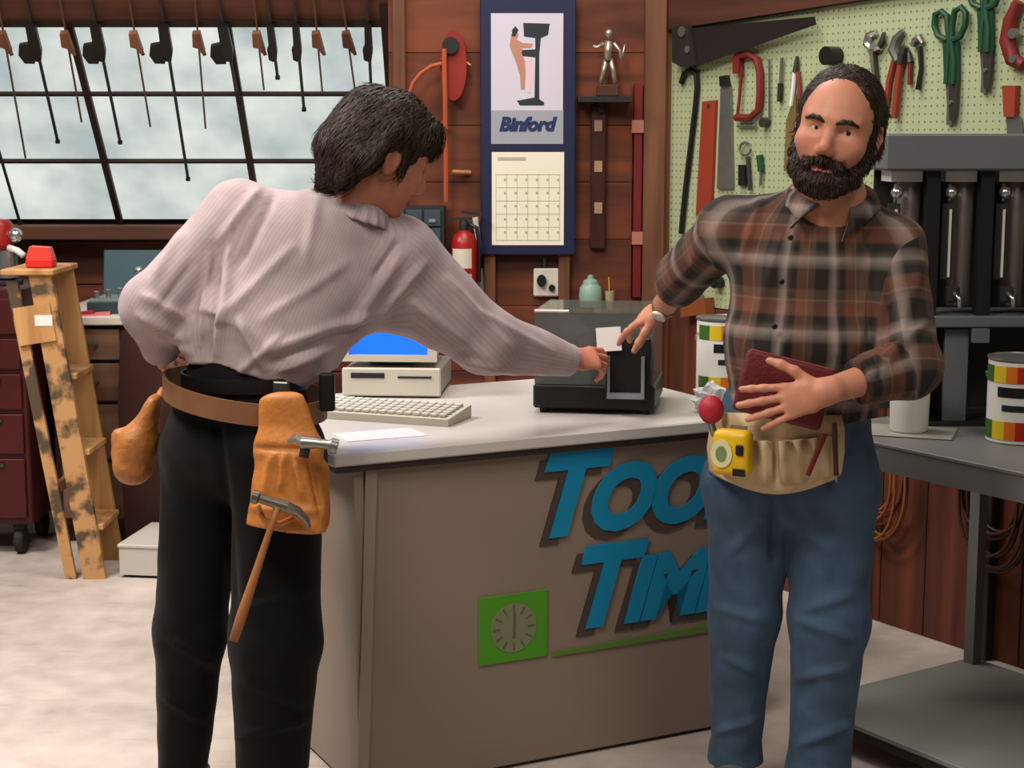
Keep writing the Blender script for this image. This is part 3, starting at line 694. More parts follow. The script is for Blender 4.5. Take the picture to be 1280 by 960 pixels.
t = Bt('wall_shelf', 'small black wall shelf under the trophy', 'shelf', 755, 126, .0)
t.rect('board', 722, 121, 788, 128, m_blk2, 0, .12); t.rect('bracket', 748, 128, 754, 140, m_blk2, .0, .06)
t = Bt('trophy', 'silver figurine trophy on a brown base standing on the black shelf', 'trophy', 760, 121, .065)
m_slv = mat('trophy_silver', (176, 168, 150), .3, .7, var=.1)
part('base', MB().box(-.045, .04, -.03, .03, 0, .045, bev=.004), mat('trophy_base', (72, 44, 30), .4), t.t)
fig = MB(); k = .0031
for pts, r in ((((-10, 15), (-6, 32), (-3, 46)), .010), (((8, 15), (6, 32), (2, 46)), .010), (((-1, 44), (-1, 56), (0, 68)), .016), (((-6, 66), (-14, 60), (-20, 62)), .007), (((6, 66), (14, 56), (16, 44)), .007)):
    fig.tube([(x * k, 0, y * k) for x, y in pts], r, 8)
fig.sphere((0, 0, 77 * k), .018, 10); fig.tube([(16 * k, 0, 44 * k), (20 * k, 0, 64 * k)], .004, 6)
part('figurine', fig, m_slv, t.t, True)

t = Bt('spirit_level', 'dark wooden spirit level hanging below the black shelf', 'level', 748, 220, .002)
t.rect('body', 738, 132, 758, 311, wood('level_wood', (72, 36, 24), (44, 20, 14), .45, 'Z'), 0, .03, bev=.003)
for y in (157, 208, 260): t.rect('vial_window', 743, y - 7, 753, y + 7, mat('vial_pale', (158, 128, 104), .3), .0301, .033)
t = Bt('spirit_level', 'long red metal spirit level hanging next to the wooden post', 'level', 797, 240, .002)
t.rect('body', 791, 104, 804, 372, mat('level_red', (104, 18, 20), .5), 0, .022)
for x in (788, 804): t.rect('flange', x, 104, x + 3, 372, mat('level_edge', (150, 70, 60), .4), 0, .03)
for y in (158, 298): t.rect('vial_window', 790, y - 8, 805, y + 8, mat('vial_red_grey', (170, 112, 100), .35), .0221, .031)
t = Bt('outlet_box', 'white wall outlet plate with black plugs below the calendar', 'outlet', 683, 370, .002)
t.rect('plate', 667, 336, 699, 371, mat('outlet_white', (202, 194, 184), .5), 0, .03, bev=.005)
c = t.q(677, 351); part('socket', MB().prism(arc(c[0], c[1], .019, 0, 360, 16, .024)[:-1], -.05, -.0301), m_black, t.t); c = t.q(690, 360); part('socket', MB().prism(arc(c[0], c[1], .013, 0, 360, 16)[:-1], -.045, -.0301), m_black, t.t)
t.tube('conduit', [(681, 322), (681, 336)], .008, m_dkst, .012)
t = Bt('bracket_shelf', 'narrow wooden wall shelf carrying the mint jar', 'shelf', 742, 392, .002)
t.rect('board', 715, 385, 775, 391, m_stud, 0, .14); t.rect('bracket', 740, 391, 748, 408, m_stud, 0, .1)
xq = t.q(738, 385, .12); jb = P(738, 385, YB - .08)
j = thing('mint_jar', 'mint green ceramic jar with a round knob behind the smoked hood', 'jar', (jb.x, YB - .08, t.c[1] + t.q(738, 385)[1]))
part('body', MB().lathe([(.03, 0), (.042, .01), (.046, .05), (.042, .085), (.03, .1)], seg=20), mat('mint_ceramic', (132, 160, 146), .4), j, 'auto')
part('lid', MB().lathe([(.031, .1005), (.028, .112), (.012, .12), (.012, .13), (.004, .134)], seg=16), mat('mint_ceramic', (132, 160, 146), .4), j, 'auto')
j = thing('small_cup', 'small pale cup with a stirrer beside the mint jar', 'cup', (P(762, 385, YB - .08).x, YB - .08, t.c[1] + t.q(738, 385)[1]))
part('body', MB().lathe([(.016, 0), (.02, .07), (.018, .07), (.014, .004)], seg=14), mat('cup_pale', (160, 150, 118), .5), j, 'auto')
part('stirrer', MB().tube([(0, 0, .006), (-.004, 0, .125)], .003, 6), mat('stirrer_yellow', (176, 150, 60), .5), j)

# ================================================================== bar clamps lying against the sloping window
m_rod = mat('clamp_rod', (60, 58, 58), .4, .5); m_rodb = mat('clamp_rod_brown', (104, 74, 62), .5, .2); m_cop = wood('clamp_wood', (140, 92, 66), (92, 56, 40), .5, 'Z')
def ordw(n): return ('first', 'second', 'third', 'fourth', 'fifth', 'sixth', 'seventh', 'eighth', 'ninth')[n]
blacks = [(461, 464, 112), (372, 380, 135), (341, 347, 95), (283, 297, 118), (208, 235, 222), (124, 150, 176), (44, 72, 175), (-42, 25, 278)]
browns = [(435, 444, 114), (397, 403, 115), (323, 330, 112), (248, 257, 160), (170, 188, 158), (84, 102, 152), (6, 32, 197)]
OFF = .035
def clamp_frame(hx, ex, ey):
    a = PS(hx, 50, OFF); b = PS(ex, ey, OFF); up = (a - b).normalized(); rt = up.cross(-SN).normalized()
    if rt.x < 0: rt = -rt
    return a, b, frame(a, rt, -SN, up), (a - b).length
for i, (hx, ex, ey) in enumerate(blacks):
    a, b, M_, ln = clamp_frame(hx, ex, ey)
    t = thing('bar_clamp', 'black bar clamp on the window, %s black one from the right frame' % ordw(i), 'clamp', M=M_, group='black bar clamps over the window')
    part('bar', MB().box(-.006, .006, -.006, .002, -ln, .26, bev=.001), m_rod, t)
    small = i < 3
    w_ = .026 if small else .038
    part('head', MB().prism([(-w_ * .5, .085), (w_ * .55, .085), (w_ * .6, -.04), (w_ * .3, -.09), (-w_ * .3, -.085), (-w_ * .6, -.03)], -.028, -.0065), m_black, t)
    part('grip', MB().prism([(-w_ * .4, -.0), (-.062, -.012), (-.072, -.06), (-.055, -.1), (-.015, -.1), (-w_ * .3, -.05)] if not small else [(-w_ * .5, -.01), (-.024, -.03), (-.022, -.08), (-.006, -.09)], -.026, -.0068), m_blk2, t)
    part('end_stop', MB().box(-.009, .009, -.01, .004, -ln - .012, -ln + .001), m_black, t)
for i, (hx, ex, ey) in enumerate(browns):
    a, b, M_, ln = clamp_frame(hx, ex, ey)
    t = thing('bar_clamp', 'brown wooden-jawed bar clamp on the window, %s brown one from the right frame' % ordw(i), 'clamp', M=M_, group='brown bar clamps over the window')
    part('bar', MB().box(-.0035, .0035, -.005, .002, -ln, .26), m_rodb, t)
    part('jaw', MB().prism([(-.018, .05), (.012, .055), (.02, .0), (.026, -.04), (.014, -.045), (.0, -.02), (-.02, -.015)], -.03, -.0055), m_cop, t)
    part('handle', MB().tube([(.018, -.02, -.03), (.024, -.022, -.055)], .008, 8), m_cop, t)

# ================================================================== left side: workbench, tool chest, ladder
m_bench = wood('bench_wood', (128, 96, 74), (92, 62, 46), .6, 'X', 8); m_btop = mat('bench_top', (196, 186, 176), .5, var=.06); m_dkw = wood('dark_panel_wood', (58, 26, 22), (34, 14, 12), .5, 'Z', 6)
BZ = .95; by = PZ(130, 396, BZ).y
bx0, bx1 = P(52, 400, by).x, P(330, 400, by).x
wb = thing('workbench', 'brown wooden workbench with pale top and drawers under the sloping window', 'workbench', (bx0, by, 0))
BW = bx1 - bx0; BD = yk - .03 - by
part('top', MB().box(0, BW, 0, BD, BZ - .035, BZ, bev=.004), m_btop, wb)
part('body', MB().box(.02, BW - .02, .05, BD - .01, .08, BZ - .0355), m_dkw, wb)
part('plinth', MB().box(.04, BW - .04, .09, BD - .03, 0, .08), m_blk2, wb)
nx = 3; dw = (BW - .08) / nx
for c in range(nx):
    for (z0, z1) in ((.77, .895), (.6, .755), (.36, .585), (.11, .345)):
        d = part('drawer', MB().box(.04 + c * dw + .008, .04 + (c + 1) * dw - .008, .03, .0495, z0, z1, bev=.004), m_bench, wb)
        part('pull', MB().tube([(.04 + (c + .5) * dw - .04, .012, (z0 + z1) / 2), (.04 + (c + .5) * dw + .04, .012, (z0 + z1) / 2)], .006, 6).box(.04 + (c + .5) * dw - .04, .04 + (c + .5) * dw - .03, .012, .0295, (z0 + z1) / 2 - .004, (z0 + z1) / 2 + .004).box(.04 + (c + .5) * dw + .03, .04 + (c + .5) * dw + .04, .012, .0295, (z0 + z1) / 2 - .004, (z0 + z1) / 2 + .004), m_dkst, d)
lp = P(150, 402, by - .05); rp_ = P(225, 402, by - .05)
lb = thing('dark_area_panel', 'added dark brown panel standing in for the shadowed cabinet at the workbench', 'board', (lp.x, by - .085, 0))
part('board', MB().prism([(.0, 0), (.36, 0), (.36, .9), (-.0, .9), (-.02, .6)], 0, .022, M=Matrix.Rotation(-.045, 4, 'X')), m_dkw, lb)  # added panel; its dark tone stands in for dark cabinet and shadow

def teal(): return mat('teal_case', (28, 66, 76), .4)
p = P(110, 384, by + .12); q = P(205, 384, by + .12)
tc_ = thing('tool_case', 'open teal tool case with silver sockets on the workbench', 'tool case', (p.x, by + .1, BZ))
cw = q.x - p.x
part('tray', MB().box(0, cw, 0, .26, 0, .05, bev=.004), mat('case_dark', (44, 58, 62), .45), tc_)
part('lid', MB().box(0, cw, 0, .03, 0, .2, M=Matrix.Translation((0, .262, .05)) @ Matrix.Rotation(-.25, 4, 'X'), bev=.005), teal(), tc_)
part('insert', MB().box(.01, cw - .01, .01, .25, .0505, .058), mat('insert_grey', (110, 126, 124), .5), tc_)
for k in range(7):
    part('socket', MB().lathe([(.011, 0), (.011, .03 + .004 * k), (.008, .032 + .004 * k)], M=Matrix.Translation((.03 + k * cw / 7.5, .05 + .03 * (k % 3), .0585)), seg=12), m_chr, tc_, 'auto')
p = P(176, 352, by + .16)
bt = thing('chrome_vise', 'small chrome bench vise standing in the tool case tray', 'vise', (p.x - .03, by + .305, BZ + .0585))
part('post', MB().lathe([(.022, 0), (.014, .02), (.014, .06)], seg=12), m_blk2, bt, 'auto'); part('jaw', MB().box(-.03, .03, -.015, .015, .06, .085, bev=.003), m_chr, bt); part('ball', MB().sphere((-.01, 0, .103), .019, 12), m_chr, bt, True)
p = P(108, 376, by + .06)
rs = thing('red_pamphlet', 'red and pink folded leaflet lying at the front of the workbench', 'leaflet', (p.x - .03, by + .02, BZ), .2)
part('sheet', MB().prism([(0, 0), (.13, .0), (.13, .012), (.0, .004)], 0, .07), mat('leaflet_pink', (196, 110, 112), .6), rs); part('cover', MB().prism([(0, .0045), (.07, .0085), (.06, .02), (.0, .012)], 0, .06), mat('leaflet_red', (150, 30, 40), .6), rs)

# red tool chest
cxr = P(42, 540, 6.2).x
tcst = thing('tool_chest', 'dark red rolling tool chest at the end of the workbench', 'tool chest', (bx0 - .72, 6.42, 0))
m_tr = mat('chest_red', (62, 11, 11), .5); m_tr2 = mat('chest_red_front', (70, 12, 12), .45)
part('body', MB().box(0, .7, 0, .42, .13, 1.08, bev=.006), m_tr, tcst)
for (z0, z1) in ((.16, .4), (.42, .58), (.6, .74), (.76, .88), (.9, 1.04)):
    d = part('drawer', MB().box(.02, .68, -.014, -.0005, z0, z1, bev=.003), m_tr2, tcst); part('pull', MB().box(.1, .6, -.026, -.0145, z1 - .03, z1 - .016), m_dkst, d)
for x in (.07, .63):
    for y in (.06, .36): part('caster', MB().lathe([(.05, -.018), (.055, -.01), (.055, .01), (.05, .018)], M=Matrix.Translation((x, y, .055)) @ Matrix.Rotation(math.pi / 2, 4, 'Y'), seg=16).box(x - .022, x + .022, y - .03, y + .03, .105, .13), m_blk2, tcst)
gr = thing('power_tool', 'red and chrome power tool standing on the red tool chest', 'power tool', (P(10, 360, 6.58).x, 6.58, 1.08))
part('foot', MB().box(-.06, .05, -.05, .05, 0, .02, bev=.004), m_blk2, gr); part('motor_housing', MB().lathe([(.03, .02), (.045, .03), (.045, .13), (.035, .14)], seg=18), m_chr, gr, 'auto')
part('red_cover', MB().lathe([(.04, .1405), (.06, .16), (.06, .24), (.045, .26), (.01, .265)], M=Matrix.Translation((-.03, 0, 0)), seg=18), m_fx, gr, 'auto'); part('chrome_ball', MB().sphere((.045, -.02, .20), .03, 12), m_chr, gr, True); part('spout', MB().tube([(.02, -.03, .15), (.06, -.05, .14), (.085, -.055, .12)], .014, 8), m_white, gr, True)

# step ladder
def stained():
    m, nt, b = nodes_of('stained_ladder_wood'); N, L = nt.nodes, nt.links
    tc = N.new('ShaderNodeTexCoord'); n = N.new('ShaderNodeTexNoise'); n.inputs['Scale'].default_value = 13; n.inputs['Detail'].default_value = 6; L.new(tc.outputs['Object'], n.inputs['Vector'])
    n2 = N.new('ShaderNodeTexNoise'); n2.inputs['Scale'].default_value = 3; L.new(tc.outputs['Object'], n2.inputs['Vector'])
    ad = N.new('ShaderNodeMath'); ad.operation = 'ADD'; L.new(n.outputs['Fac'], ad.inputs[0]); L.new(n2.outputs['Fac'], ad.inputs[1])
    r = N.new('ShaderNodeValToRGB'); r.color_ramp.elements[0].position = .475; r.color_ramp.elements[1].position = .535; r.color_ramp.interpolation = 'LINEAR'
    hf = N.new('ShaderNodeMath'); hf.operation = 'MULTIPLY'; hf.inputs[1].default_value = .5; L.new(ad.outputs[0], hf.inputs[0]); L.new(hf.outputs[0], r.inputs[0])
    r.color_ramp.elements[0].color = lin((184, 138, 88)); r.color_ramp.elements[1].color = lin((78, 62, 44)); L.new(r.outputs[0], b.inputs['Base Color']); b.inputs['Roughness'].default_value = .6
    return m
m_lad = wood('ladder_wood', (196, 150, 96), (150, 104, 62), .55, 'Z', 9); m_lads = stained()
YN, YF = 6.07, 6.38
lo = P(118, 717, YN)
ld = thing('step_ladder', 'wooden stepladder with dark paint stains beside the red tool chest', 'ladder', (lo.x, YN, 0))
ld_o = Vector((lo.x, YN, 0))
def lp_(px, py): v = P(px, py, YN) - ld_o; return Vector((v.x, 0, v.z))
fb, ft = lp_(118, 721), lp_(50, 344); rb, rt = lp_(88, 716), lp_(14, 352)
fb.z = 0; rb.z = 0
def rail(a, b_, w, y0, y1): return MB().prism([(a.x - w / 2, a.z), (a.x + w / 2, a.z), (b_.x + w / 2, b_.z), (b_.x - w / 2, b_.z)], y0, y1)
DY = YF - YN
part('front_rail', rail(fb, ft, .085, 0, .024), m_lads, ld, label='wooden rail with dark paint stains'); part('front_rail', rail(fb, ft, .085, DY - .024, DY), m_lad, ld)
part('rear_leg', rail(rb, rt, .042, .002, .022), m_lads, ld); part('rear_leg', rail(rb, rt, .042, DY - .022, DY - .002), m_lad, ld)
for f in (.17, .42, .67):
    c = fb.lerp(ft, f); part('step', MB().box(c.x - .05, c.x + .06, .0245, DY - .0245, c.z - .011, c.z + .011, bev=.003), m_lad, ld)
for f in (.3, .8):
    c = rb.lerp(rt, f); part('rear_brace', MB().box(c.x - .015, c.x + .005, .0225, DY - .0225, c.z - .02, c.z + .02), m_lad, ld)
part('top_cap', MB().box(rt.x - .035, ft.x + .055, -.02, DY + .02, ft.z, ft.z + .022, bev=.004), m_lad, ld)
c = fb.lerp(ft, .86); c2 = rb.lerp(rt, .86)
gp = part('side_plate', MB().prism([(c2.x - .0, c2.z - .08), (c.x + .03, c.z - .08), (c.x + .01, c.z + .06), (c2.x - .02, c2.z + .06)], -.012, -.0005), m_lad, ld)
part('paper_label', MB().box(c.x - .045, c.x + .02, -.0135, -.0121, c.z - .025, c.z + .015), m_white, gp)
rbx = thing('red_box', 'small bright red plastic box on the top of the stepladder', 'box', (lo.x + ft.x - .02, YN + .09, ft.z + .022), .1)
part('tray', MB().box(-.05, .05, -.04, .05, 0, .035, bev=.006), mat('bright_red', (206, 40, 34), .4), rbx); part('lid', MB().prism([(-.05, .0355), (.048, .0355), (.035, .075), (-.035, .08)], -.035, .045), mat('bright_red2', (214, 66, 54), .4), rbx)

# low white platform
w0 = PZ(150, 722, 0); 
pf = thing('platform_box', 'low off-white platform box on the floor beside the stepladder', 'platform', (w0.x, w0.y, 0), math.radians(-8))
m_pf = mat('platform_paint', (186, 180, 170), .5, var=.05)
part('body', MB().box(0, .6, 0, .36, .012, .118), m_pf, pf); part('top_board', MB().box(-.006, .606, -.006, .366, .1185, .132, bev=.003), m_pf, pf); part('base_gap', MB().box(.015, .585, .015, .34, 0, .0118), m_blk2, pf)
# ================================================================== people: smooth implicit bodies turned into one mesh each
class SDF:
    def __init__(s): s.pr = []
    def ec(s, a, b, r1, r2=None, side=None, k=.03, cap0=False, cap1=False, neg=False):
        """tapered elliptic capsule a->b; r = radius or (side half-width, other half-width)"""
        a, b = np.array(a, float), np.array(b, float)
        r2 = r1 if r2 is None else r2
        r1 = (r1, r1) if not isinstance(r1, (tuple, list)) else r1; r2 = (r2, r2) if not isinstance(r2, (tuple, list)) else r2
        s.pr.append(('ec', a, b, r1, r2, None if side is None else np.array(side, float), k, cap0, cap1, neg)); return s
    def el(s, c, r, R=None, k=.02, neg=False):
        s.pr.append(('el', np.array(c, float), np.array(r if isinstance(r, (tuple, list)) else (r, r, r), float), None if R is None else np.array(R, float), k, neg)); return s
    def chain(s, pts, rs, side=None, k=.03):
        for i in range(len(pts) - 1): s.ec(pts[i], pts[i + 1], rs[i], rs[i + 1], side, k)
        return s
    def bounds(s, p):
        if p[0] == 'ec': m = max(max(p[3]), max(p[4])); return np.minimum(p[1], p[2]) - m, np.maximum(p[1], p[2]) + m
        m = p[2].max(); return p[1] - m, p[1] + m
    def dist(s, p, X, Y, Z):
        if p[0] == 'el':
            x, y, z = X - p[1][0], Y - p[1][1], Z - p[1][2]
            if p[3] is not None:
                R = p[3]; x, y, z = [R[0][i] * x + R[1][i] * y + R[2][i] * z for i in range(3)]
            r = p[2]; k0 = np.sqrt((x / r[0]) ** 2 + (y / r[1]) ** 2 + (z / r[2]) ** 2); k1 = np.sqrt((x / r[0] ** 2) ** 2 + (y / r[1] ** 2) ** 2 + (z / r[2] ** 2) ** 2)
            return k0 * (k0 - 1) / np.maximum(k1, 1e-6)
        a, b, r1, r2, side = p[1], p[2], p[3], p[4], p[5]
        ax = b - a; L = np.linalg.norm(ax); ax = ax / max(L, 1e-9)
        x, y, z = X - a[0], Y - a[1], Z - a[2]
        h = x * ax[0] + y * ax[1] + z * ax[2]; t = np.clip(h / max(L, 1e-9), 0, 1)
        over = h - t * L
        if side is None:
            q = np.maximum(x * x + y * y + z * z - h * h, 0)
            d = np.sqrt(q + over * over) - (r1[0] + (r2[0] - r1[0]) * t)
        else:
            e = side - ax * side.dot(ax); e /= np.linalg.norm(e); f = np.cross(ax, e)
            u = x * e[0] + y * e[1] + z * e[2]; v = x * f[0] + y * f[1] + z * f[2]
            ru = r1[0] + (r2[0] - r1[0]) * t; rv = r1[1] + (r2[1] - r1[1]) * t; rw = np.minimum(ru, rv)
            k0 = np.sqrt((u / ru) ** 2 + (v / rv) ** 2 + (over / rw) ** 2); k1 = np.sqrt((u / ru ** 2) ** 2 + (v / rv ** 2) ** 2 + (over / rw ** 2) ** 2)
            d = k0 * (k0 - 1) / np.maximum(k1, 1e-6)
        if p[7]: d = np.maximum(d, -h)
        if p[8]: d = np.maximum(d, h - L)
        return d
    def mesh(s, name, h, post=None):
        los, his = zip(*[s.bounds(p) for p in s.pr if not p[-1]])
        lo = np.min(los, 0) - 4 * h - .01; hi = np.max(his, 0) + 4 * h + .01
        n = np.ceil((hi - lo) / h).astype(int) + 1
        D = np.full(n, .2, np.float32); ax = [lo[i] + h * np.arange(n[i]) for i in range(3)]
        for p in s.pr:
            k = p[6] if p[0] == 'ec' else p[4]; neg = p[-1]
            b0, b1 = s.bounds(p); mg = k + 3 * h
            i0 = np.clip(((b0 - mg - lo) / h).astype(int), 0, n - 1); i1 = np.clip(((b1 + mg - lo) / h).astype(int) + 2, 0, n)
            if (i1 <= i0).any(): continue
            sl = tuple(slice(i0[i], i1[i]) for i in range(3))
            d = s.dist(p, ax[0][sl[0]][:, None, None], ax[1][sl[1]][None, :, None], ax[2][sl[2]][None, None, :]).astype(np.float32)
            A = D[sl]
            if neg:
                d = -d; hh = np.maximum(k - np.abs(A - d), 0) / k; D[sl] = np.maximum(A, d) + hh * hh * k * .25
            else:
                hh = np.maximum(k - np.abs(A - d), 0) / k; D[sl] = np.minimum(A, d) - hh * hh * k * .25
        V, F = net(D, lo, h)
        if post is not None: V = post(V, normals(V, F))
        return V, F
def net(D, lo, h):
    ins = D < 0; c = np.zeros([x - 1 for x in D.shape], np.int8)
    for i in (0, 1):
        for j in (0, 1):
            for k in (0, 1): c += ins[i:i + c.shape[0], j:j + c.shape[1], k:k + c.shape[2]]
    ac = np.argwhere((c > 0) & (c < 8)); N = len(ac)
    idx = np.full(c.shape, -1, np.int32); idx[ac[:, 0], ac[:, 1], ac[:, 2]] = np.arange(N)
    val = {}
    for o in [(i, j, k) for i in (0, 1) for j in (0, 1) for k in (0, 1)]: val[o] = D[ac[:, 0] + o[0], ac[:, 1] + o[1], ac[:, 2] + o[2]]
    S = np.zeros((N, 3)); C = np.zeros(N)
    for o in val:
        for a in range(3):
            if o[a] == 0:
                o2 = list(o); o2[a] = 1; v0, v1 = val[o], val[tuple(o2)]; m = (v0 < 0) != (v1 < 0)
                t = np.where(m, v0 / np.where(m, v0 - v1, 1), 0)
                pt = np.tile(np.array(o, float), (N, 1)); pt[:, a] = t; S[m] += pt[m]; C[m] += 1
    V = (S / C[:, None] + ac) * h + lo
    F = []
    for a in range(3):
        s0 = [slice(None)] * 3; s1 = [slice(None)] * 3; s0[a] = slice(0, -1); s1[a] = slice(1, None)
        A, B = ins[tuple(s0)], ins[tuple(s1)]; e = np.argwhere(A != B); b, g = (a + 1) % 3, (a + 2) % 3
        e = e[(e[:, b] > 0) & (e[:, g] > 0) & (e[:, b] < c.shape[b]) & (e[:, g] < c.shape[g])]
        fl = A[e[:, 0], e[:, 1], e[:, 2]]
        q = []
        for db, dg in ((-1, -1), (0, -1), (0, 0), (-1, 0)):
            z = e.copy(); z[:, b] += db; z[:, g] += dg; q.append(idx[z[:, 0], z[:, 1], z[:, 2]])
        q = np.stack(q, 1); q[~fl] = q[~fl][:, ::-1]; F.append(q)
    F = np.concatenate(F); return V, F[(F >= 0).all(1)]
def normals(V, F):
    n = np.cross(V[F[:, 2]] - V[F[:, 0]], V[F[:, 3]] - V[F[:, 1]]); N = np.zeros_like(V)
    for i in range(4): np.add.at(N, F[:, i], n)
    return N / np.maximum(np.linalg.norm(N, axis=1, keepdims=True), 1e-9)
def smooth_verts(V, F, it=1, lam=.5):
    for _ in range(it):
        S = np.zeros_like(V); C = np.zeros(len(V))
        for i in range(4):
            a, b = F[:, i], F[:, (i + 1) % 4]; np.add.at(S, a, V[b]); np.add.at(C, a, 1); np.add.at(S, b, V[a]); np.add.at(C, b, 1)
        V = V + lam * (S / np.maximum(C, 1)[:, None] - V)
    return V
def npmesh(name, V, F, m, parent, org, attr=None, label=None):
    me = bpy.data.meshes.new(name); V = V - np.array(org)
    me.vertices.add(len(V)); me.vertices.foreach_set('co', V.astype(np.float32).ravel())
    me.loops.add(F.size); me.loops.foreach_set('vertex_index', F.astype(np.int32).ravel())
    me.polygons.add(len(F)); me.polygons.foreach_set('loop_start', np.arange(0, F.size, 4, dtype=np.int32)); me.polygons.foreach_set('loop_total', np.full(len(F), 4, np.int32))
    me.update(calc_edges=True); me.polygons.foreach_set('use_smooth', [True] * len(F))
    if attr:
        for nm, arr in attr.items():
            if arr.ndim == 1: at = me.attributes.new(nm, 'FLOAT', 'POINT'); at.data.foreach_set('value', arr.astype(np.float32))
            else: at = me.attributes.new(nm, 'FLOAT_VECTOR', 'POINT'); at.data.foreach_set('vector', arr.astype(np.float32).ravel())
    return link(name, me, m, parent, label)
def wob(V, f, seed, n=5):
    """cheap smooth noise from sines"""
    r = np.random.RandomState(seed); o = np.zeros(len(V))
    for i in range(n):
        d = r.normal(size=3); d /= np.linalg.norm(d); o += np.sin(V @ d * f * r.uniform(.6, 1.6) + r.uniform(0, 6.28) + 1.3 * np.sin(V @ r.normal(size=3) * f * .4))
    return o / n
def folds(V, N, lines, toward=-1, axis=1):
    """creases given as picture lines ((px,py),(px,py),depth Y,width m,height m); only on the side facing the room's front"""
    d = np.zeros(len(V)); fac = np.clip(-N[:, 1] * 1.5, 0, 1)
    for (p, q, Y, w, hgt) in lines:
        a, b = P(p[0], p[1], Y), P(q[0], q[1], Y); a2 = np.array((a.x, a.z)); b2 = np.array((b.x, b.z)); e = b2 - a2; L = np.linalg.norm(e)
        X = V[:, [0, 2]] * 1.0
        # bring to the plane Y by perspective so that the crease stays where it was measured
        X = np.stack([V[:, 0] * Y / V[:, 1], CAMH + (V[:, 2] - CAMH) * Y / V[:, 1]], 1) - a2
        t = np.clip(X @ e / L / L, 0, 1); r = np.linalg.norm(X - t[:, None] * e, axis=1)
        d += hgt * np.exp(-(r / w) ** 2) * np.minimum(1, 4 * np.minimum(t + .12, 1.12 - t)) * fac
    return V + N * d[:, None]
def vec(p): return np.array((p.x, p.y, p.z))
def basis(fwd, up):
    f = np.array(fwd, float); f /= np.linalg.norm(f); u = np.array(up, float); u -= f * u.dot(f); u /= np.linalg.norm(u)
    return np.stack([np.cross(f, u), f, u], 1)            # columns: right-hand side x, forward y, up z
def head(s, c, R, sc, ears=True, jaw=1.0):
    W_ = lambda x, y, z: c + R @ (np.array((x, y, z)) * sc)
    r = lambda *a: tuple(v * sc for v in a)
    s.el(W_(0, -.012, .045), r(.078, .098, .088), R, .02)
    s.el(W_(0, .03, .02), r(.068, .068, .075), R, .03)
    s.el(W_(0, .034, -.04), r(.060 * jaw, .062, .075), R, .03)
    s.el(W_(0, .066, -.098), r(.028, .024, .02), R, .025)
    for q in (-1, 1):
        s.el(W_(q * .048, .058, -.022), r(.024, .026, .022), R, .025)
        s.ec(W_(q * .012, .090, .030), W_(q * .050, .072, .030), .009 * sc, .007 * sc, k=.018)
        s.el(W_(q * .033, .098, .008), r(.020, .016, .0115), R, .012, neg=True)
        s.ec(W_(q * .020, .0835, .016), W_(q * .046, .077, .013), .0052 * sc, .0045 * sc, k=.006)
        s.ec(W_(q * .020, .0825, -.001), W_(q * .046, .077, .001), .0045 * sc, .004 * sc, k=.006)
        s.el(W_(q * .011, .100, -.036), r(.0095, .011, .008), R, .008)
        if ears:
            s.el(W_(q * .080, -.006, -.002), r(.011, .021, .033), R, .010)
            s.ec(W_(q * .087, -.012, .024), W_(q * .089, -.022, .0), .006 * sc, .006 * sc, k=.006); s.ec(W_(q * .089, -.022, .0), W_(q * .083, -.008, -.028), .006 * sc, .006 * sc, k=.006)
            s.el(W_(q * .093, -.006, .0), r(.007, .009, .014), R, .006, neg=True)
    s.ec(W_(0, .088, .018), W_(0, .112, -.026), .0085 * sc, .0125 * sc, k=.014)
    s.ec(W_(-.018, .084, -.066), W_(.018, .084, -.066), .0062 * sc, .0062 * sc, k=.010)
    s.ec(W_(-.014, .083, -.077), W_(.014, .083, -.077), .0070 * sc, .0070 * sc, k=.010)
    s.ec(W_(-.024, .091, -.0715), W_(.024, .091, -.0715), .0028 * sc, .0028 * sc, k=.004, neg=True)
def eyes(parent, org, c, R, sc, look):
    look = np.array(look, float); look /= np.linalg.norm(look)
    for q in (-1, 1):
        e = c + R @ (np.array((q * .033, .0725, .0075)) * sc)
        o = part('eye', MB().sphere(Vector(e - np.array(org)), .0128 * sc, 16), mat('eye_white', (206, 192, 184), .25, var=0), parent, True)
        Rl = basis(look, (0, 0, 1)); M_ = Matrix([list(Rl[0]) + [0], list(Rl[1]) + [0], list(Rl[2]) + [0], [0, 0, 0, 1]])
        mb = MB(); mb.sphere((0, 0, 0), (.0062 * sc, .0022 * sc, .0062 * sc), 12, M=Matrix.Translation(Vector(e - np.array(org) + look * .0122 * sc)) @ M_)
        part('iris', mb, mat('iris_brown', (46, 28, 18), .2, var=0), o, True)
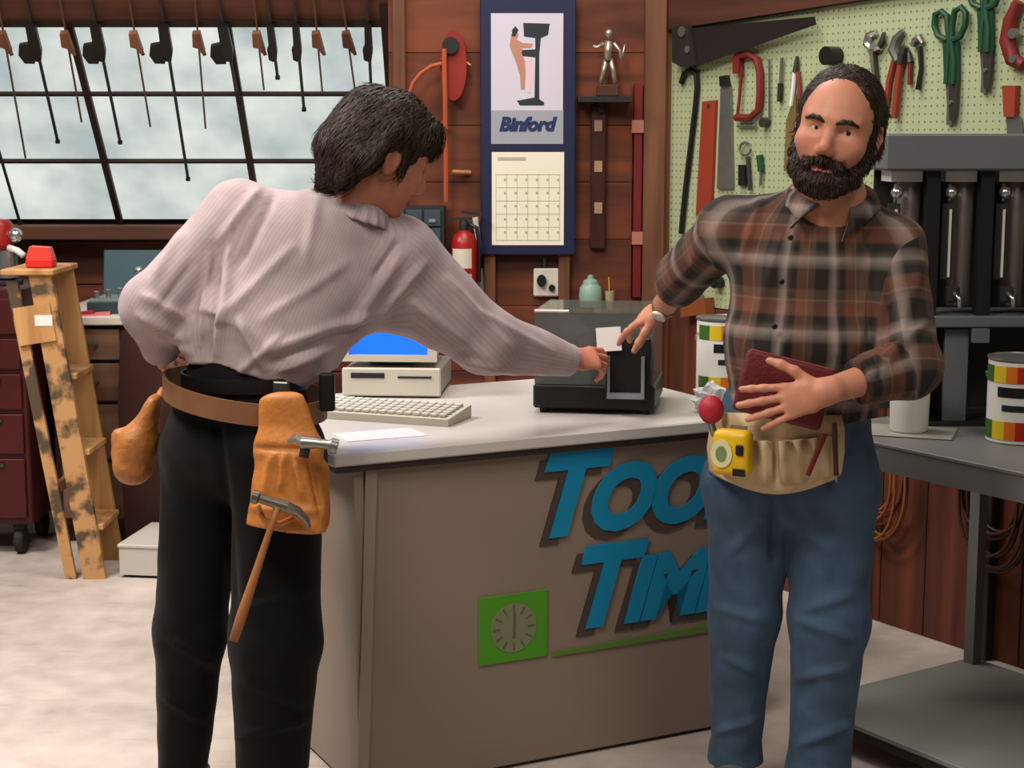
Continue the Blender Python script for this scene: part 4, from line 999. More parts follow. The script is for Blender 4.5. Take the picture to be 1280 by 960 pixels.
def hand(s, wrist, d, back, right, curl, sc=1.0, spread=6, thumb=((.6, .5, .35), 25), wr=.026):
    """palm and five fingers; curl = (knuckle, middle, tip) degrees per finger, index first"""
    d = np.array(d, float); d /= np.linalg.norm(d); z = np.array(back, float); z -= d * z.dot(d); z /= np.linalg.norm(z)
    x = np.cross(d, z) * (-1 if right else 1)                      # towards the thumb
    W_ = lambda a, b, c: wrist + sc * (a * x + b * d + c * z)
    s.ec(W_(0, -.02, 0), W_(0, .03, 0), (.027 * sc, .021 * sc), (.036 * sc, .016 * sc), x, .012)
    s.ec(W_(0, .03, 0), W_(-.001, .080, 0), (.036 * sc, .0155 * sc), (.040 * sc, .0125 * sc), x, .012)
    L = ((.045, .026, .022), (.050, .030, .023), (.046, .028, .022), (.036, .021, .019)); rr = (.0092, .0095, .009, .008)
    xs_ = (.030, .010, -.011, -.030); tips = []
    for i in range(4):
        p = W_(xs_[i], .082 - .004 * abs(i - 1), 0); ang = 0; sp = math.radians(spread * (1.5 - i))
        for j in range(3):
            ang += math.radians(curl[i][j]); f = (d * math.cos(sp) + x * math.sin(sp)) * math.cos(ang) - z * math.sin(ang)
            q = p + f * L[i][j] * sc; s.ec(p, q, (rr[i] - .0006 * j) * sc, (rr[i] - .0006 * (j + 1)) * sc, k=.006); p = q
        tips.append(p)
    v, b = thumb; v = np.array(v, float); v /= np.linalg.norm(v); p = W_(.026, .022, -.006)
    s.el(W_(.022, .035, -.01), (.018 * sc, .022 * sc, .014 * sc), None, .015)
    for j, (ln, r0, r1) in enumerate(((.042, .0135, .0115), (.033, .0112, .0102), (.026, .0102, .0082))):
        f = x * v[0] + d * v[1] - z * v[2]; q = p + f * ln * sc; s.ec(p, q, r0 * sc, r1 * sc, k=.008); p = q
        v = v + np.array((-.0, math.sin(math.radians(b)), .15)); v /= np.linalg.norm(v)
    return tips
def skin_mat(name, col):
    m, nt, b = nodes_of(name); N, L = nt.nodes, nt.links
    at = N.new('ShaderNodeAttribute'); at.attribute_name = 'lip'
    tc = N.new('ShaderNodeTexCoord'); nz = N.new('ShaderNodeTexNoise'); nz.inputs['Scale'].default_value = 22; nz.inputs['Detail'].default_value = 4; L.new(tc.outputs['Object'], nz.inputs['Vector'])
    c = lin(col); mx = N.new('ShaderNodeMixRGB'); mx.inputs[1].default_value = (c[0] * .86, c[1] * .8, c[2] * .8, 1); mx.inputs[2].default_value = (min(1, c[0] * 1.1), c[1] * 1.12, c[2] * 1.12, 1)
    L.new(nz.outputs['Fac'], mx.inputs[0]); m2 = N.new('ShaderNodeMixRGB'); m2.inputs[2].default_value = (c[0] * .72, c[1] * .48, c[2] * .52, 1)
    L.new(at.outputs['Fac'], m2.inputs[0]); L.new(mx.outputs[0], m2.inputs[1]); L.new(m2.outputs[0], b.inputs['Base Color'])
    b.inputs['Roughness'].default_value = .48; b.inputs['Subsurface Weight'].default_value = .12; b.inputs['Subsurface Radius'].default_value = (.012, .005, .003); b.inputs['Specular IOR Level'].default_value = .35
    return m
def lipattr(V, c, R, sc):
    q = (V - c) @ R / sc; return np.clip(1.5 - np.sqrt((q[:, 0] / .022) ** 2 + ((q[:, 1] - .09) / .02) ** 2 + ((q[:, 2] + .0715) / .0115) ** 2), 0, 1)
def hair_mat(name, col, hi):
    m, nt, b = nodes_of(name); N, L = nt.nodes, nt.links
    tc = N.new('ShaderNodeTexCoord'); mp = N.new('ShaderNodeMapping'); mp.inputs['Scale'].default_value = (1, 1, .10); mp.inputs['Rotation'].default_value = (.3, .4, 0); L.new(tc.outputs['Object'], mp.inputs[0])
    nz = N.new('ShaderNodeTexNoise'); nz.inputs['Scale'].default_value = 150; nz.inputs['Detail'].default_value = 5; nz.inputs['Distortion'].default_value = .6; L.new(mp.outputs[0], nz.inputs['Vector'])
    r = N.new('ShaderNodeValToRGB'); r.color_ramp.elements[0].color = lin(col); r.color_ramp.elements[1].color = lin(hi); r.color_ramp.elements[0].position = .38; r.color_ramp.elements[1].position = .72
    L.new(nz.outputs['Fac'], r.inputs[0]); L.new(r.outputs[0], b.inputs['Base Color']); b.inputs['Roughness'].default_value = .55; b.inputs['Specular IOR Level'].default_value = .3
    bp = N.new('ShaderNodeBump'); bp.inputs['Strength'].default_value = .5; bp.inputs['Distance'].default_value = .006; L.new(nz.outputs['Fac'], bp.inputs['Height']); L.new(bp.outputs[0], b.inputs['Normal'])
    return m
def cloth_mat(name, col, kind='plain', stripe=None, wear=.8):
    m, nt, b = nodes_of(name); N, L = nt.nodes, nt.links
    at = N.new('ShaderNodeAttribute'); at.attribute_name = 'cloth'
    ar = N.new('ShaderNodeAttribute'); ar.attribute_name = 'cloth_sleeve'; am = N.new('ShaderNodeAttribute'); am.attribute_name = 'sleeve'
    gt = N.new('ShaderNodeMath'); gt.operation = 'GREATER_THAN'; gt.inputs[1].default_value = 0; L.new(am.outputs['Fac'], gt.inputs[0])
    mv = N.new('ShaderNodeMix'); mv.data_type = 'VECTOR'; L.new(gt.outputs[0], mv.inputs[0]); L.new(at.outputs['Vector'], mv.inputs[4]); L.new(ar.outputs['Vector'], mv.inputs[5])
    sp = N.new('ShaderNodeSeparateXYZ'); L.new(mv.outputs[1], sp.inputs[0])
    tc = N.new('ShaderNodeTexCoord'); nz = N.new('ShaderNodeTexNoise'); nz.inputs['Scale'].default_value = 14; nz.inputs['Detail'].default_value = 4; L.new(tc.outputs['Object'], nz.inputs['Vector'])
    def band(src, period, stops):
        d = N.new('ShaderNodeMath'); d.operation = 'DIVIDE'; d.inputs[1].default_value = period; L.new(src, d.inputs[0])
        f = N.new('ShaderNodeMath'); f.operation = 'FRACT'; L.new(d.outputs[0], f.inputs[0])
        r = N.new('ShaderNodeValToRGB'); r.color_ramp.interpolation = 'LINEAR'; el = r.color_ramp.elements
        while len(el) < len(stops): el.new(.5)
        for e, (p, c) in zip(el, stops): e.position = p; e.color = lin(c)
        L.new(f.outputs[0], r.inputs[0]); return r.outputs[0]
    if kind == 'plaid':
        dk, gy, ru, lt, br = (46, 41, 38), (104, 94, 88), (122, 78, 60), (164, 149, 141), (100, 78, 66)
        st = [(0, dk), (.14, dk), (.17, gy), (.27, lt), (.31, lt), (.34, gy), (.42, dk), (.5, dk), (.54, ru), (.70, ru), (.73, (142, 114, 88)), (.75, br), (.86, br), (.89, dk)]
        a = band(sp.outputs[0], .155, st); c2 = band(sp.outputs[1], .165, st)
        mx = N.new('ShaderNodeMixRGB'); mx.inputs[0].default_value = .52; L.new(a, mx.inputs[1]); L.new(c2, mx.inputs[2]); out = mx.outputs[0]
    elif kind == 'stripe':
        a = band(sp.outputs[0], .011, [(0, col), (.55, col), (.75, stripe), (.85, stripe), (1, col)]); out = a
    else:
        rg = N.new('ShaderNodeRGB'); rg.outputs[0].default_value = lin(col); out = rg.outputs[0]
    m2 = N.new('ShaderNodeMixRGB'); m2.blend_type = 'MULTIPLY'; m2.inputs[0].default_value = 1; r2 = N.new('ShaderNodeValToRGB')
    r2.color_ramp.elements[0].color = (wear, wear, wear, 1); r2.color_ramp.elements[0].position = .3; r2.color_ramp.elements[1].position = .7; r2.color_ramp.elements[1].color = (1.0, 1.0, 1.0, 1); L.new(nz.outputs['Fac'], r2.inputs[0]); L.new(out, m2.inputs[1]); L.new(r2.outputs[0], m2.inputs[2])
    L.new(m2.outputs[0], b.inputs['Base Color']); b.inputs['Roughness'].default_value = .85; b.inputs['Specular IOR Level'].default_value = .15; b.inputs['Sheen Weight'].default_value = .05
    n3 = N.new('ShaderNodeTexNoise'); n3.inputs['Scale'].default_value = 420; L.new(tc.outputs['Object'], n3.inputs['Vector']); bp = N.new('ShaderNodeBump'); bp.inputs['Strength'].default_value = .12; bp.inputs['Distance'].default_value = .002; L.new(n3.outputs['Fac'], bp.inputs['Height']); L.new(bp.outputs[0], b.inputs['Normal'])
    return m
def limb_uv(V, bones, dist=False):
    """cloth coordinates: for each vertex (around, along) of the nearest bone"""
    best = np.full(len(V), 9.); uv = np.zeros((len(V), 3))
    for (a, b, r, off) in bones:
        a, b = np.array(a), np.array(b); ax = b - a; L = np.linalg.norm(ax); ax /= L; X = V - a; h = X @ ax; t = np.clip(h / L, 0, 1)
        dd = np.linalg.norm(X - (t * L)[:, None] * ax, axis=1) / r
        ref = np.array((0, -1., 0)); ref -= ax * ref.dot(ax); ref /= np.linalg.norm(ref); e2 = np.cross(ax, ref)
        an = np.arctan2(X @ e2, X @ ref); m = dd < best; best[m] = dd[m]; uv[m, 0] = (an * r)[m] + off; uv[m, 1] = h[m] + off
    return (uv, best) if dist else uv
def shirt_attr(V, bones):
    u0, d0 = limb_uv(V, bones[:1], dist=True); u1, d1 = limb_uv(V, bones[1:], dist=True)
    return {'cloth': u0, 'cloth_sleeve': u1, 'sleeve': d0 - d1}

def strands(name, V, N, flow, n, ln, wd, m, parent, org, seed, lift=.004):
    """many fine locks of hair lying on a hair surface"""
    r = np.random.RandomState(seed); i = r.randint(0, len(V), n); p = V[i]; nn = N[i]
    f = flow(p) + r.normal(scale=.22, size=(n, 3)); f -= nn * (f * nn).sum(1)[:, None]; f /= np.maximum(np.linalg.norm(f, axis=1), 1e-6)[:, None]
    s_ = np.cross(f, nn); L = ln * r.uniform(.6, 1.3, n)[:, None]; w = wd * r.uniform(.6, 1.3, n)[:, None]; pts = []
    for t, hgt, ww in ((0, -.001, .5), (.35, lift * .8, 1), (.7, lift, .8), (1, lift * .5, .1)):
        c = p + f * L * t + nn * (hgt - .5 * 0 * t) - nn * (L * t) ** 2 * 4.0; pts += [c - s_ * w * ww * .5, c + s_ * w * ww * .5]
    P_ = np.stack(pts, 1).reshape(-1, 3); b0 = np.arange(n)[:, None] * 8
    F = np.concatenate([b0 + np.array(q) for q in ((0, 1, 3, 2), (2, 3, 5, 4), (4, 5, 7, 6))])
    o = npmesh(name, P_, F, m, parent, org); o['kind'] = 'stuff'; return o
# ------------------------------------------------------------------ the bearded man in the plaid shirt
m_skin = skin_mat('skin', (196, 134, 108)); m_skin2 = skin_mat('skin_tanned', (188, 122, 98))
def PV(px, py, Y): return vec(P(px, py, Y))
orgB = (PV(975, 993, 4.0)[0], 3.98, 0.0)
manB = thing('person', 'bearded person in a brown plaid shirt and blue jeans holding a maroon folder', 'person', orgB)
hcB = PV(1046, 166, 3.70); RB = basis((-.36, -.93, -.03), (.20, 0, .98)); sB = 1.055
neckB = PV(1040, 256, 3.76)
shR, shL = PV(912, 289, 3.82), PV(1112, 311, 3.76)          # the man's right and left shoulder
elR, wrR = PV(853, 345, 4.06), PV(829, 385, 4.27)
elL, wrL = PV(1138, 458, 3.64), PV(1030, 490, 3.535)
chest, belly, pelv = PV(1012, 340, 3.80), PV(1000, 470, 3.80), PV(990, 555, 3.86)
lhR, lhL = PV(938, 610, 3.88), PV(1040, 612, 3.86)
knR, anR = PV(930, 770, 3.93), PV(919, 950, 4.02)
knL, anL = PV(1037, 775, 3.84), PV(1022, 972, 3.88)
b = SDF()
head(b, hcB, RB, sB, jaw=1.08)
b.ec(hcB + RB @ np.array((0, -.018, -.07)) * sB, neckB, .060, .066, k=.03)
b.ec(neckB, chest, .07, (.15, .09), (1, 0, 0), .05); b.ec(chest, belly, (.15, .09), (.15, .10), (1, 0, 0), .05); b.ec(belly, pelv, (.15, .1), (.15, .1), (1, 0, 0), .05)
for sh, el, wr in ((shR, elR, wrR), (shL, elL, wrL)):
    b.ec(chest + (sh - chest) * .3, sh, .05, .05, k=.04); b.ec(sh, el, .05, .045, k=.02); b.ec(el, wr, (.043), (.028), k=.02)
for lh, kn, an in ((lhR, knR, anR), (lhL, knL, anL)):
    b.ec(pelv, lh, .09, .08, k=.04); b.chain([lh, kn, an], [.075, .05, .035], k=.03)
    b.ec(an, an + np.array((0, -.09, -.05)), .03, .025, k=.02)
hand(b, wrR, PV(782, 404, 4.40) - wrR, (-.2, -.6, .8), True, ((4, 12, 10), (12, 20, 14), (22, 26, 18), (30, 28, 20)), 1.04, 12, ((.75, .6, .3), 20))
hand(b, wrL, PV(970, 505, 3.545) - wrL, (-.12, -.98, .18), False, ((2, 8, 8), (3, 10, 9), (4, 11, 10), (5, 12, 10)), 1.02, 8, ((.9, .75, -.1), 14))
V, F = b.mesh('body', .0042)
bodyB = npmesh('body', V, F, m_skin, manB, orgB, {'lip': lipattr(V, hcB, RB, sB)})
eyes(manB, orgB, hcB, RB, sB, (.10, -1, .02))
# hair, eyebrows and beard
m_hairB = hair_mat('hair_dark_brown', (24, 14, 10), (64, 42, 32)); HB = lambda x, y, z: hcB + RB @ (np.array((x, y, z)) * sB)
r_ = lambda *a: tuple(v * sB for v in a)
h = SDF()
h.el(HB(0, -.022, .050), r_(.087, .104, .0935), RB, .02); h.el(HB(0, -.06, .0), r_(.084, .072, .09), RB, .02)
for q in (-1, 1):
    h.ec(HB(q * .076, -.03, .05), HB(q * .080, -.045, -.03), .020, .017, k=.02); h.ec(HB(q * .076, .012, .045), HB(q * .077, .012, -.02), .012, .010, k=.01)
h.el(HB(0, .088, .030), r_(.074, .064, .094), RB, .012, neg=True); h.el(HB(0, .10, -.06), r_(.10, .088, .10), RB, .01, neg=True)
V, F = h.mesh('hair', .005); N_ = normals(V, F); V = V + N_ * (.0025 * wob(V, 90, 3) + .0015 * wob(V, 210, 4))[:, None]
hr_ = npmesh('hair', V, F, m_hairB, manB, orgB, label='short dark brown hair')
strands('hair_locks', V, normals(V, F), lambda p: np.tile(RB @ np.array((0, -.75, -.55)), (len(p), 1)), 4200, .026, .0026, m_hairB, hr_, orgB, 1, .0015)
h = SDF()
h.chain([HB(-.073, .015, -.02), HB(-.070, .022, -.050), HB(-.056, .045, -.080), HB(-.028, .070, -.100), HB(0, .078, -.106), HB(.028, .070, -.100), HB(.056, .045, -.080), HB(.070, .022, -.050), HB(.073, .015, -.02)], [.009, .015, .020, .022, .024, .022, .020, .015, .009], k=.02)
h.ec(HB(-.03, .058, -.096), HB(.03, .058, -.096), .022, .022, k=.02)
for q in (-1, 1): h.ec(HB(q * .004, .094, -.052), HB(q * .034, .081, -.062), .0085, .009, k=.008); h.ec(HB(q * .034, .083, -.064), HB(q * .042, .07, -.095), .011, .018, k=.012)
h.ec(HB(-.012, .092, -.094), HB(.012, .092, -.094), .012, .012, k=.012)
V, F = h.mesh('beard', .004); N_ = normals(V, F); V = V + N_ * (.0025 * wob(V, 160, 5) + .002 * wob(V, 330, 6))[:, None]
m_brd = hair_mat('beard_brown', (26, 15, 11), (66, 42, 32)); hr_ = npmesh('beard', V, F, m_brd, manB, orgB, label='full dark brown beard')
strands('beard_locks', V, normals(V, F), lambda p: np.tile(np.array((0, -.15, -1.)), (len(p), 1)) + (p - HB(0, .02, -.06)) * np.array((6, 0, 0)), 3000, .016, .0022, m_brd, hr_, orgB, 2, .003)
for q in (-1, 1):
    h = SDF(); h.chain([HB(q * .014, .0995, .0245), HB(q * .026, .0985, .029), HB(q * .040, .0925, .030), HB(q * .055, .081, .024)], [.0046, .0054, .0050, .0032], k=.005); V, F = h.mesh('eyebrow', .0025)
    npmesh('eyebrow', V, F, m_hairB, manB, orgB)
# plaid shirt
m_plaid = cloth_mat('plaid_flannel', (0, 0, 0), 'plaid')
def shirtB(s, g=0.0):
    s.ec(PV(1004, 516, 3.81), PV(1008, 430, 3.80), (.174 + g, .122 + g), (.182 + g, .138 + g), (1, 0, 0), .05, cap0=True)
    s.ec(PV(1008, 430, 3.80), PV(1014, 335, 3.80), (.182 + g, .138 + g), (.186 + g, .122 + g), (1, 0, 0), .05)
    s.ec(PV(1014, 335, 3.80), PV(1036, 260, 3.78), (.18 + g, .115 + g), (.092 + g, .080 + g), (1, 0, 0), .05)
    s.ec(PV(1024, 272, 3.8), shR, .068 + g, .074 + g, k=.05); s.ec(PV(1044, 272, 3.78), shL, .068 + g, .078 + g, k=.05)
    s.ec(shR, elR, .074 + g, .062 + g, k=.03, cap1=False); s.ec(shL, elL, .078 + g, .068 + g, k=.03)
s = SDF(); shirtB(s)
s.ec(elL, elL + (wrL - elL) * .50, .068, .056, k=.025, cap1=True)
s.ec(elR, elR + (wrR - elR) * .22, .062, .055, k=.02, cap1=True)
s.ec(elL + (wrL - elL) * .40, elL + (wrL - elL) * .62, .058, .053, k=.006, cap1=True, cap0=True); s.ec(elR + (wrR - elR) * .06, elR + (wrR - elR) * .28, .062, .058, k=.006, cap1=True, cap0=True)
s.el(HB(0, .015, -.135), (.066, .064, .06), None, .015, neg=True)
s.ec(HB(0, .05, -.15), PV(1012, 284, 3.62), .045, .012, k=.01, neg=True)
def postB(V, N):
    V = V + N * (.004 * wob(V * np.array((1, 1, .6)), 26, 11) + .0025 * wob(V, 60, 12))[:, None]
    L = [((950, 250), (925, 330), 3.75, .012, .009), ((975, 300), (940, 420), 3.7, .012, .008), ((1090, 300), (1075, 430), 3.68, .014, .010), ((1150, 330), (1120, 440), 3.65, .014, .009), ((1160, 400), (1090, 470), 3.62, .012, .010), ((915, 400), (945, 490), 3.7, .012, .010), ((1110, 350), (1100, 470), 3.68, .01, -.014), ((985, 420), (960, 490), 3.68, .012, .008), ((1040, 380), (1050, 450), 3.66, .012, .007), ((880, 260), (865, 330), 3.85, .01, .007), ((1135, 430), (1070, 455), 3.62, .01, .008)]
    return folds(V, N, L)
V, F = s.mesh('shirt', .005, postB)
bones = [(PV(1004, 520, 3.80), PV(1016, 280, 3.80), .19, 0), (shR + (elR - shR) * .12, elR, .066, .06), (shL + (elL - shL) * .12, elL, .07, .03), (elL, wrL, .06, .02), (elR, wrR, .06, .05)]
npmesh('shirt', V, F, m_plaid, manB, orgB, shirt_attr(V, bones), label='brown and grey plaid flannel shirt with rolled sleeves')
# collar
s = SDF()
ctr = PV(1040, 247, 3.755)
tipR, tipL = PV(988, 286, 3.648), PV(1052, 302, 3.64)
secs = []; angs = list(range(26, 335, 11))
for j, x in enumerate(angs):
    a_ = math.radians(x); dr = np.array((math.sin(a_), -math.cos(a_), 0)); zt_ = .020 - .034 * math.cos(a_)
    T_ = ctr + dr * np.array((.071, .066, 0)) + (0, 0, zt_); O_ = ctr + dr * np.array((.108, .100, 0)) + (0, 0, zt_ - .034)
    for tip, d_ in ((tipL, x - 26), (tipR, 334 - x)):
        f = max(0, 1 - d_ / 46.0); f = f * f * (3 - 2 * f)
        O_ = O_ * (1 - f) + tip * f
    I_ = T_ + (0, 0, -.03) - dr * .002; M_ = (T_ + O_) / 2 + dr * .010 + (0, 0, .006)
    out = np.cross(np.array((math.cos(a_), math.sin(a_), 0)), O_ - T_); out /= np.linalg.norm(out)
    if out.dot(dr + np.array((0, 0, .3))) < 0: out = -out
    secs.append([I_, T_ + (0, 0, .004), M_ + out * .002, O_ + out * .004, O_ - out * .002, M_ - out * .003, T_ + dr * .003 - (0, 0, .004), I_ + dr * .003])
V = np.array(secs).reshape(-1, 3); nS = len(secs); F = []
for i in range(nS - 1):
    for k in range(8): F.append((i * 8 + k, i * 8 + (k + 1) % 8, (i + 1) * 8 + (k + 1) % 8, (i + 1) * 8 + k))
for i in (0, nS - 1):
    o_ = i * 8; F += [(o_ + 1, o_ + 2, o_ + 5, o_ + 6), (o_ + 2, o_ + 3, o_ + 4, o_ + 5), (o_, o_ + 1, o_ + 6, o_ + 7)]
F = np.array(F); npmesh('collar', V, F, m_plaid, manB, orgB, {'cloth': limb_uv(V, bones[:1]) + .05})
for (px, py) in ((988, 297), (977, 352), (968, 408)):
    o_ = on_plane(px, py, (0, 3.655 if py > 300 else 3.66, 0), Vector((0, 1, 0)))
    part('button', MB().lathe([(.0065, 0), (.0065, .003), (.004, .004)], M=Matrix.Translation(o_ - Vector(orgB)) @ Matrix.Rotation(math.pi / 2, 4, 'X'), seg=12), m_black, manB, True)
# jeans
m_jean = cloth_mat('denim', (74, 96, 120), wear=.62)
s = SDF()
s.ec(PV(994, 512, 3.83), PV(990, 590, 3.86), (.175, .128), (.198, .135), (1, 0, 0), .05)
for lh, kn, an, r0, r1, r2 in ((lhR, knR, anR, .104, .084, .060), (lhL, knL, anL, .106, .090, .074)):
    s.ec(pelv + (lh - pelv) * .8, lh, .11, r0, k=.06); s.ec(lh, kn, r0, r1, k=.035); s.ec(kn, an, r1, r2, k=.035, cap1=True)
    s.ec(an - np.array((0, 0, -.035)), an - np.array((0, 0, .0)), r2 + .006, r2 + .010, k=.01, cap1=True)
def postJ(V, N):
    V = V + N * (.004 * wob(V * np.array((1, 1, .5)), 24, 21) + .002 * wob(V, 55, 22))[:, None]
    L = [((985, 770), (1075, 800), 3.75, .016, .012), ((1060, 745), (1000, 765), 3.75, .014, .010), ((900, 760), (950, 775), 3.84, .014, .009), ((990, 850), (1060, 835), 3.78, .013, .010), ((1000, 930), (1065, 905), 3.8, .013, .011), ((895, 915), (945, 900), 3.9, .012, .010), ((968, 625), (968, 700), 3.74, .010, -.016), ((960, 640), (915, 690), 3.76, .014, .009), ((980, 640), (1040, 690), 3.74, .014, .009), ((905, 820), (945, 840), 3.86, .012, .008)]
    return folds(V, N, L)
V, F = s.mesh('jeans', .005, postJ); npmesh('jeans', V, F, m_jean, manB, orgB, {'cloth': V.copy()}, label='blue denim jeans')
m_shoe = mat('shoe_suede', (96, 92, 86), .7, var=.15)
for an in (anR, anL):
    s = SDF(); z0 = np.array((an[0], an[1], 0.0))
    s.ec(z0 + (0, .03, .062), z0 + (-.01, -.03, .075), .046, .046, k=.03); s.ec(z0 + (0, .03, .035), z0 + (-.025, -.17, .032), (.042, .036), (.044, .028), (1, 0, 0), .03)
    V, F = s.mesh('shoe', .006); V[:, 2] = np.maximum(V[:, 2], .002); npmesh('shoe', V, F, m_shoe, manB, orgB)
# watch and ring
dW = (wrR - elR) / np.linalg.norm(wrR - elR); cW = wrR - dW * .018
Mw = Vector(dW).to_track_quat('Z', 'Y').to_matrix().to_4x4(); Mw.translation = Vector(cW - np.array(orgB))
wt = part('wristwatch', MB().lathe([(.029, -.009), (.033, -.009), (.033, .009), (.029, .009), (.029, -.009)], M=Mw, seg=24, cap=False), mat('watch_strap', (120, 96, 60), .4), manB, True)
bk_ = np.array((-.05, -1, .15)); bk_ -= dW * bk_.dot(dW); bk_ /= np.linalg.norm(bk_)
Md = Vector(bk_).to_track_quat('Z', 'Y').to_matrix().to_4x4(); Md.translation = Vector(cW + bk_ * .031 - np.array(orgB))
part('watch_dial', MB().lathe([(.019, 0), (.020, .002), (.020, .007), (.016, .009)], M=Md, seg=24), mat('watch_face', (226, 218, 206), .3), wt, 'auto')
# folder under the arm
fc = P(1008, 497, 3.622)
fo = thing('folder', 'padded maroon folder held against the waist of the bearded person', 'folder', M=Matrix.Translation(fc) @ Matrix.Rotation(math.radians(14), 4, 'Y') @ Matrix.Rotation(math.radians(-2), 4, 'Z') @ Matrix.Rotation(math.radians(-3), 4, 'X'))
m_mar = mat('maroon_leather', (96, 22, 26), .5, var=.12, scale=12, bump=.2, bscale=120)
part('cover', MB().box(-.155, .048, -.011, .011, -.065, .075, bev=.009, seg=3), m_mar, fo, 'auto')
part('pages', MB().box(-.148, .042, -.006, .006, -.0665, .0765, bev=.002), mat('folder_pages', (120, 60, 56), .7), fo)
# nail apron with tools
def sheet(name, rows_, Yf, m, parent, org, thick=.012, bulge=0.0):
    """cloth sheet from picture rows [(py, px_left, px_right), ...] lying on the depth function Yf"""
    nc = 20; G = []
    for (pl, pr) in rows_:
        r1_ = []
        for i in range(nc + 1):
            f = i / nc; px = pl[0] + (pr[0] - pl[0]) * f; py = pl[1] + (pr[1] - pl[1]) * f + (pl[2] if len(pl) > 2 else 0) * math.sin(math.pi * f); q = P(px, py, 3.75); Y = Yf(q.x, f)
            r1_.append(P(px, py, Y))
        G.append(r1_)
    mb = MB(); o = Vector(org)
    A = [[mb.bm.verts.new(p - o) for p in r] for r in G]; B_ = [[mb.bm.verts.new(p - o + Vector((0, thick, 0))) for p in r] for r in G]
    nr = len(G)
    for i in range(nr - 1):
        for j in range(nc):
            mb.bm.faces.new((A[i][j], A[i][j + 1], A[i + 1][j + 1], A[i + 1][j])); mb.bm.faces.new((B_[i][j], B_[i + 1][j], B_[i + 1][j + 1], B_[i][j + 1]))
    for j in range(nc):
        mb.bm.faces.new((A[0][j], B_[0][j], B_[0][j + 1], A[0][j + 1])); mb.bm.faces.new((A[-1][j], A[-1][j + 1], B_[-1][j + 1], B_[-1][j]))
    for i in range(nr - 1):
        mb.bm.faces.new((A[i][0], A[i + 1][0], B_[i + 1][0], B_[i][0])); mb.bm.faces.new((A[i][-1], B_[i][-1], B_[i + 1][-1], A[i + 1][-1]))
    return part(name, mb, m, parent, True)
xcB = pelv[0]
def Yap(x, f): u = min(1, abs(x - xcB) / .205); return 3.820 - .160 * math.sqrt(max(0, 1 - u * u)) - .004 * math.sin(f * 24)
apo = P(970, 560, 3.70)
apn = thing('nail_apron', 'cream canvas nail apron tied around the waist over blue jeans', 'apron', apo)
m_canvas = mat('apron_canvas', (206, 180, 140), .85, var=.1, scale=14, bump=.15, bscale=200)
sheet('bib', [((893, 516), (1052, 520)), ((888, 532), (1056, 536)), ((884, 560), (1056, 565)), ((886, 588, 12), (1052, 592)), ((892, 594, 22), (1046, 598))], Yap, m_canvas, apn, apo)
sheet('pocket', [((900, 548), (966, 552)), ((898, 575), (966, 582)), ((902, 592, 4), (966, 604))], lambda x, f: Yap(x, f) - .012, m_canvas, apn, apo, .008)
sheet('pocket', [((974, 552), (1050, 545)), ((974, 582), (1050, 575)), ((976, 604, 4), (1046, 592))], lambda x, f: Yap(x, f) - .012, m_canvas, apn, apo, .008)
m_yel = mat('tape_yellow', (222, 176, 24), .4)
tq = P(920, 563, 3.70); tq = P(920, 563, Yap(tq.x, .2) - .050)
tm = thing('tape_measure', 'yellow tape measure clipped to the cream apron', 'tape measure', tq, -.5)
part('case', MB().box(-.048, .042, -.032, .012, -.056, .05, bev=.016, seg=3), m_yel, tm, 'auto'); part('label_disc', MB().prism(arc(-.022, -.004, .026, 0, 360, 20, .032)[:-1], -.036, -.0318), mat('tape_label', (206, 204, 150), .5), tm)
part('label_mark', MB().prism(arc(-.022, -.004, .013, 0, 360, 16, .018)[:-1], -.0375, -.0361), mat('tape_label_green', (112, 130, 84), .5), tm)
part('lock_button', MB().box(.012, .03, -.038, -.03, -.005, .02, bev=.003), m_black, tm); part('tape_mouth', MB().box(.006, .034, -.036, -.02, -.052, -.036), m_black, tm); part('belt_clip', MB().box(-.02, .02, .013, .018, -.03, .055), m_steel, tm)
rq = P(889, 512, 3.725)
rk = thing('red_knob_tool', 'round dark pink knob of a tool poking from the apron', 'tool', rq)
part('knob', MB().sphere((0, 0, 0), (.03, .026, .034), 14), mat('knob_red', (168, 36, 52), .5), rk, True); part('shank', MB().tube([(.0, 0, -.03), (.010, .004, -.062)], .008, 8), m_steel, rk)
pq = P(1035, 560, 3.71); pq = P(1035, 560, Yap(pq.x, .85) - .018)
for i_, (dx, n_, lb_, c_) in enumerate(((-.028, 'carpenter_pencil', 'dark red carpenter pencil tucked leaning in the apron pocket', (112, 30, 26)), (.014, 'screwdriver', 'slim brown screwdriver upright in the apron pocket', (70, 36, 26)))):
    t = thing(n_, lb_, n_.replace('carpenter_', ''), (pq.x + dx, pq.y - .012, pq.z))
    tl = (.018 if i_ == 0 else -.004)
    part('shaft' if i_ == 0 else 'handle', MB().tube([(-tl, 0, -.06), (tl, -.002, .035 if i_ == 0 else .06)], .006, 8), mat('pencil_%d' % i_, c_, .5), t); part('tip', MB().tube([(-tl * 1.25, 0, -.078), (-tl, 0, -.0605)], [.001, .0055], 8), m_steel, t)
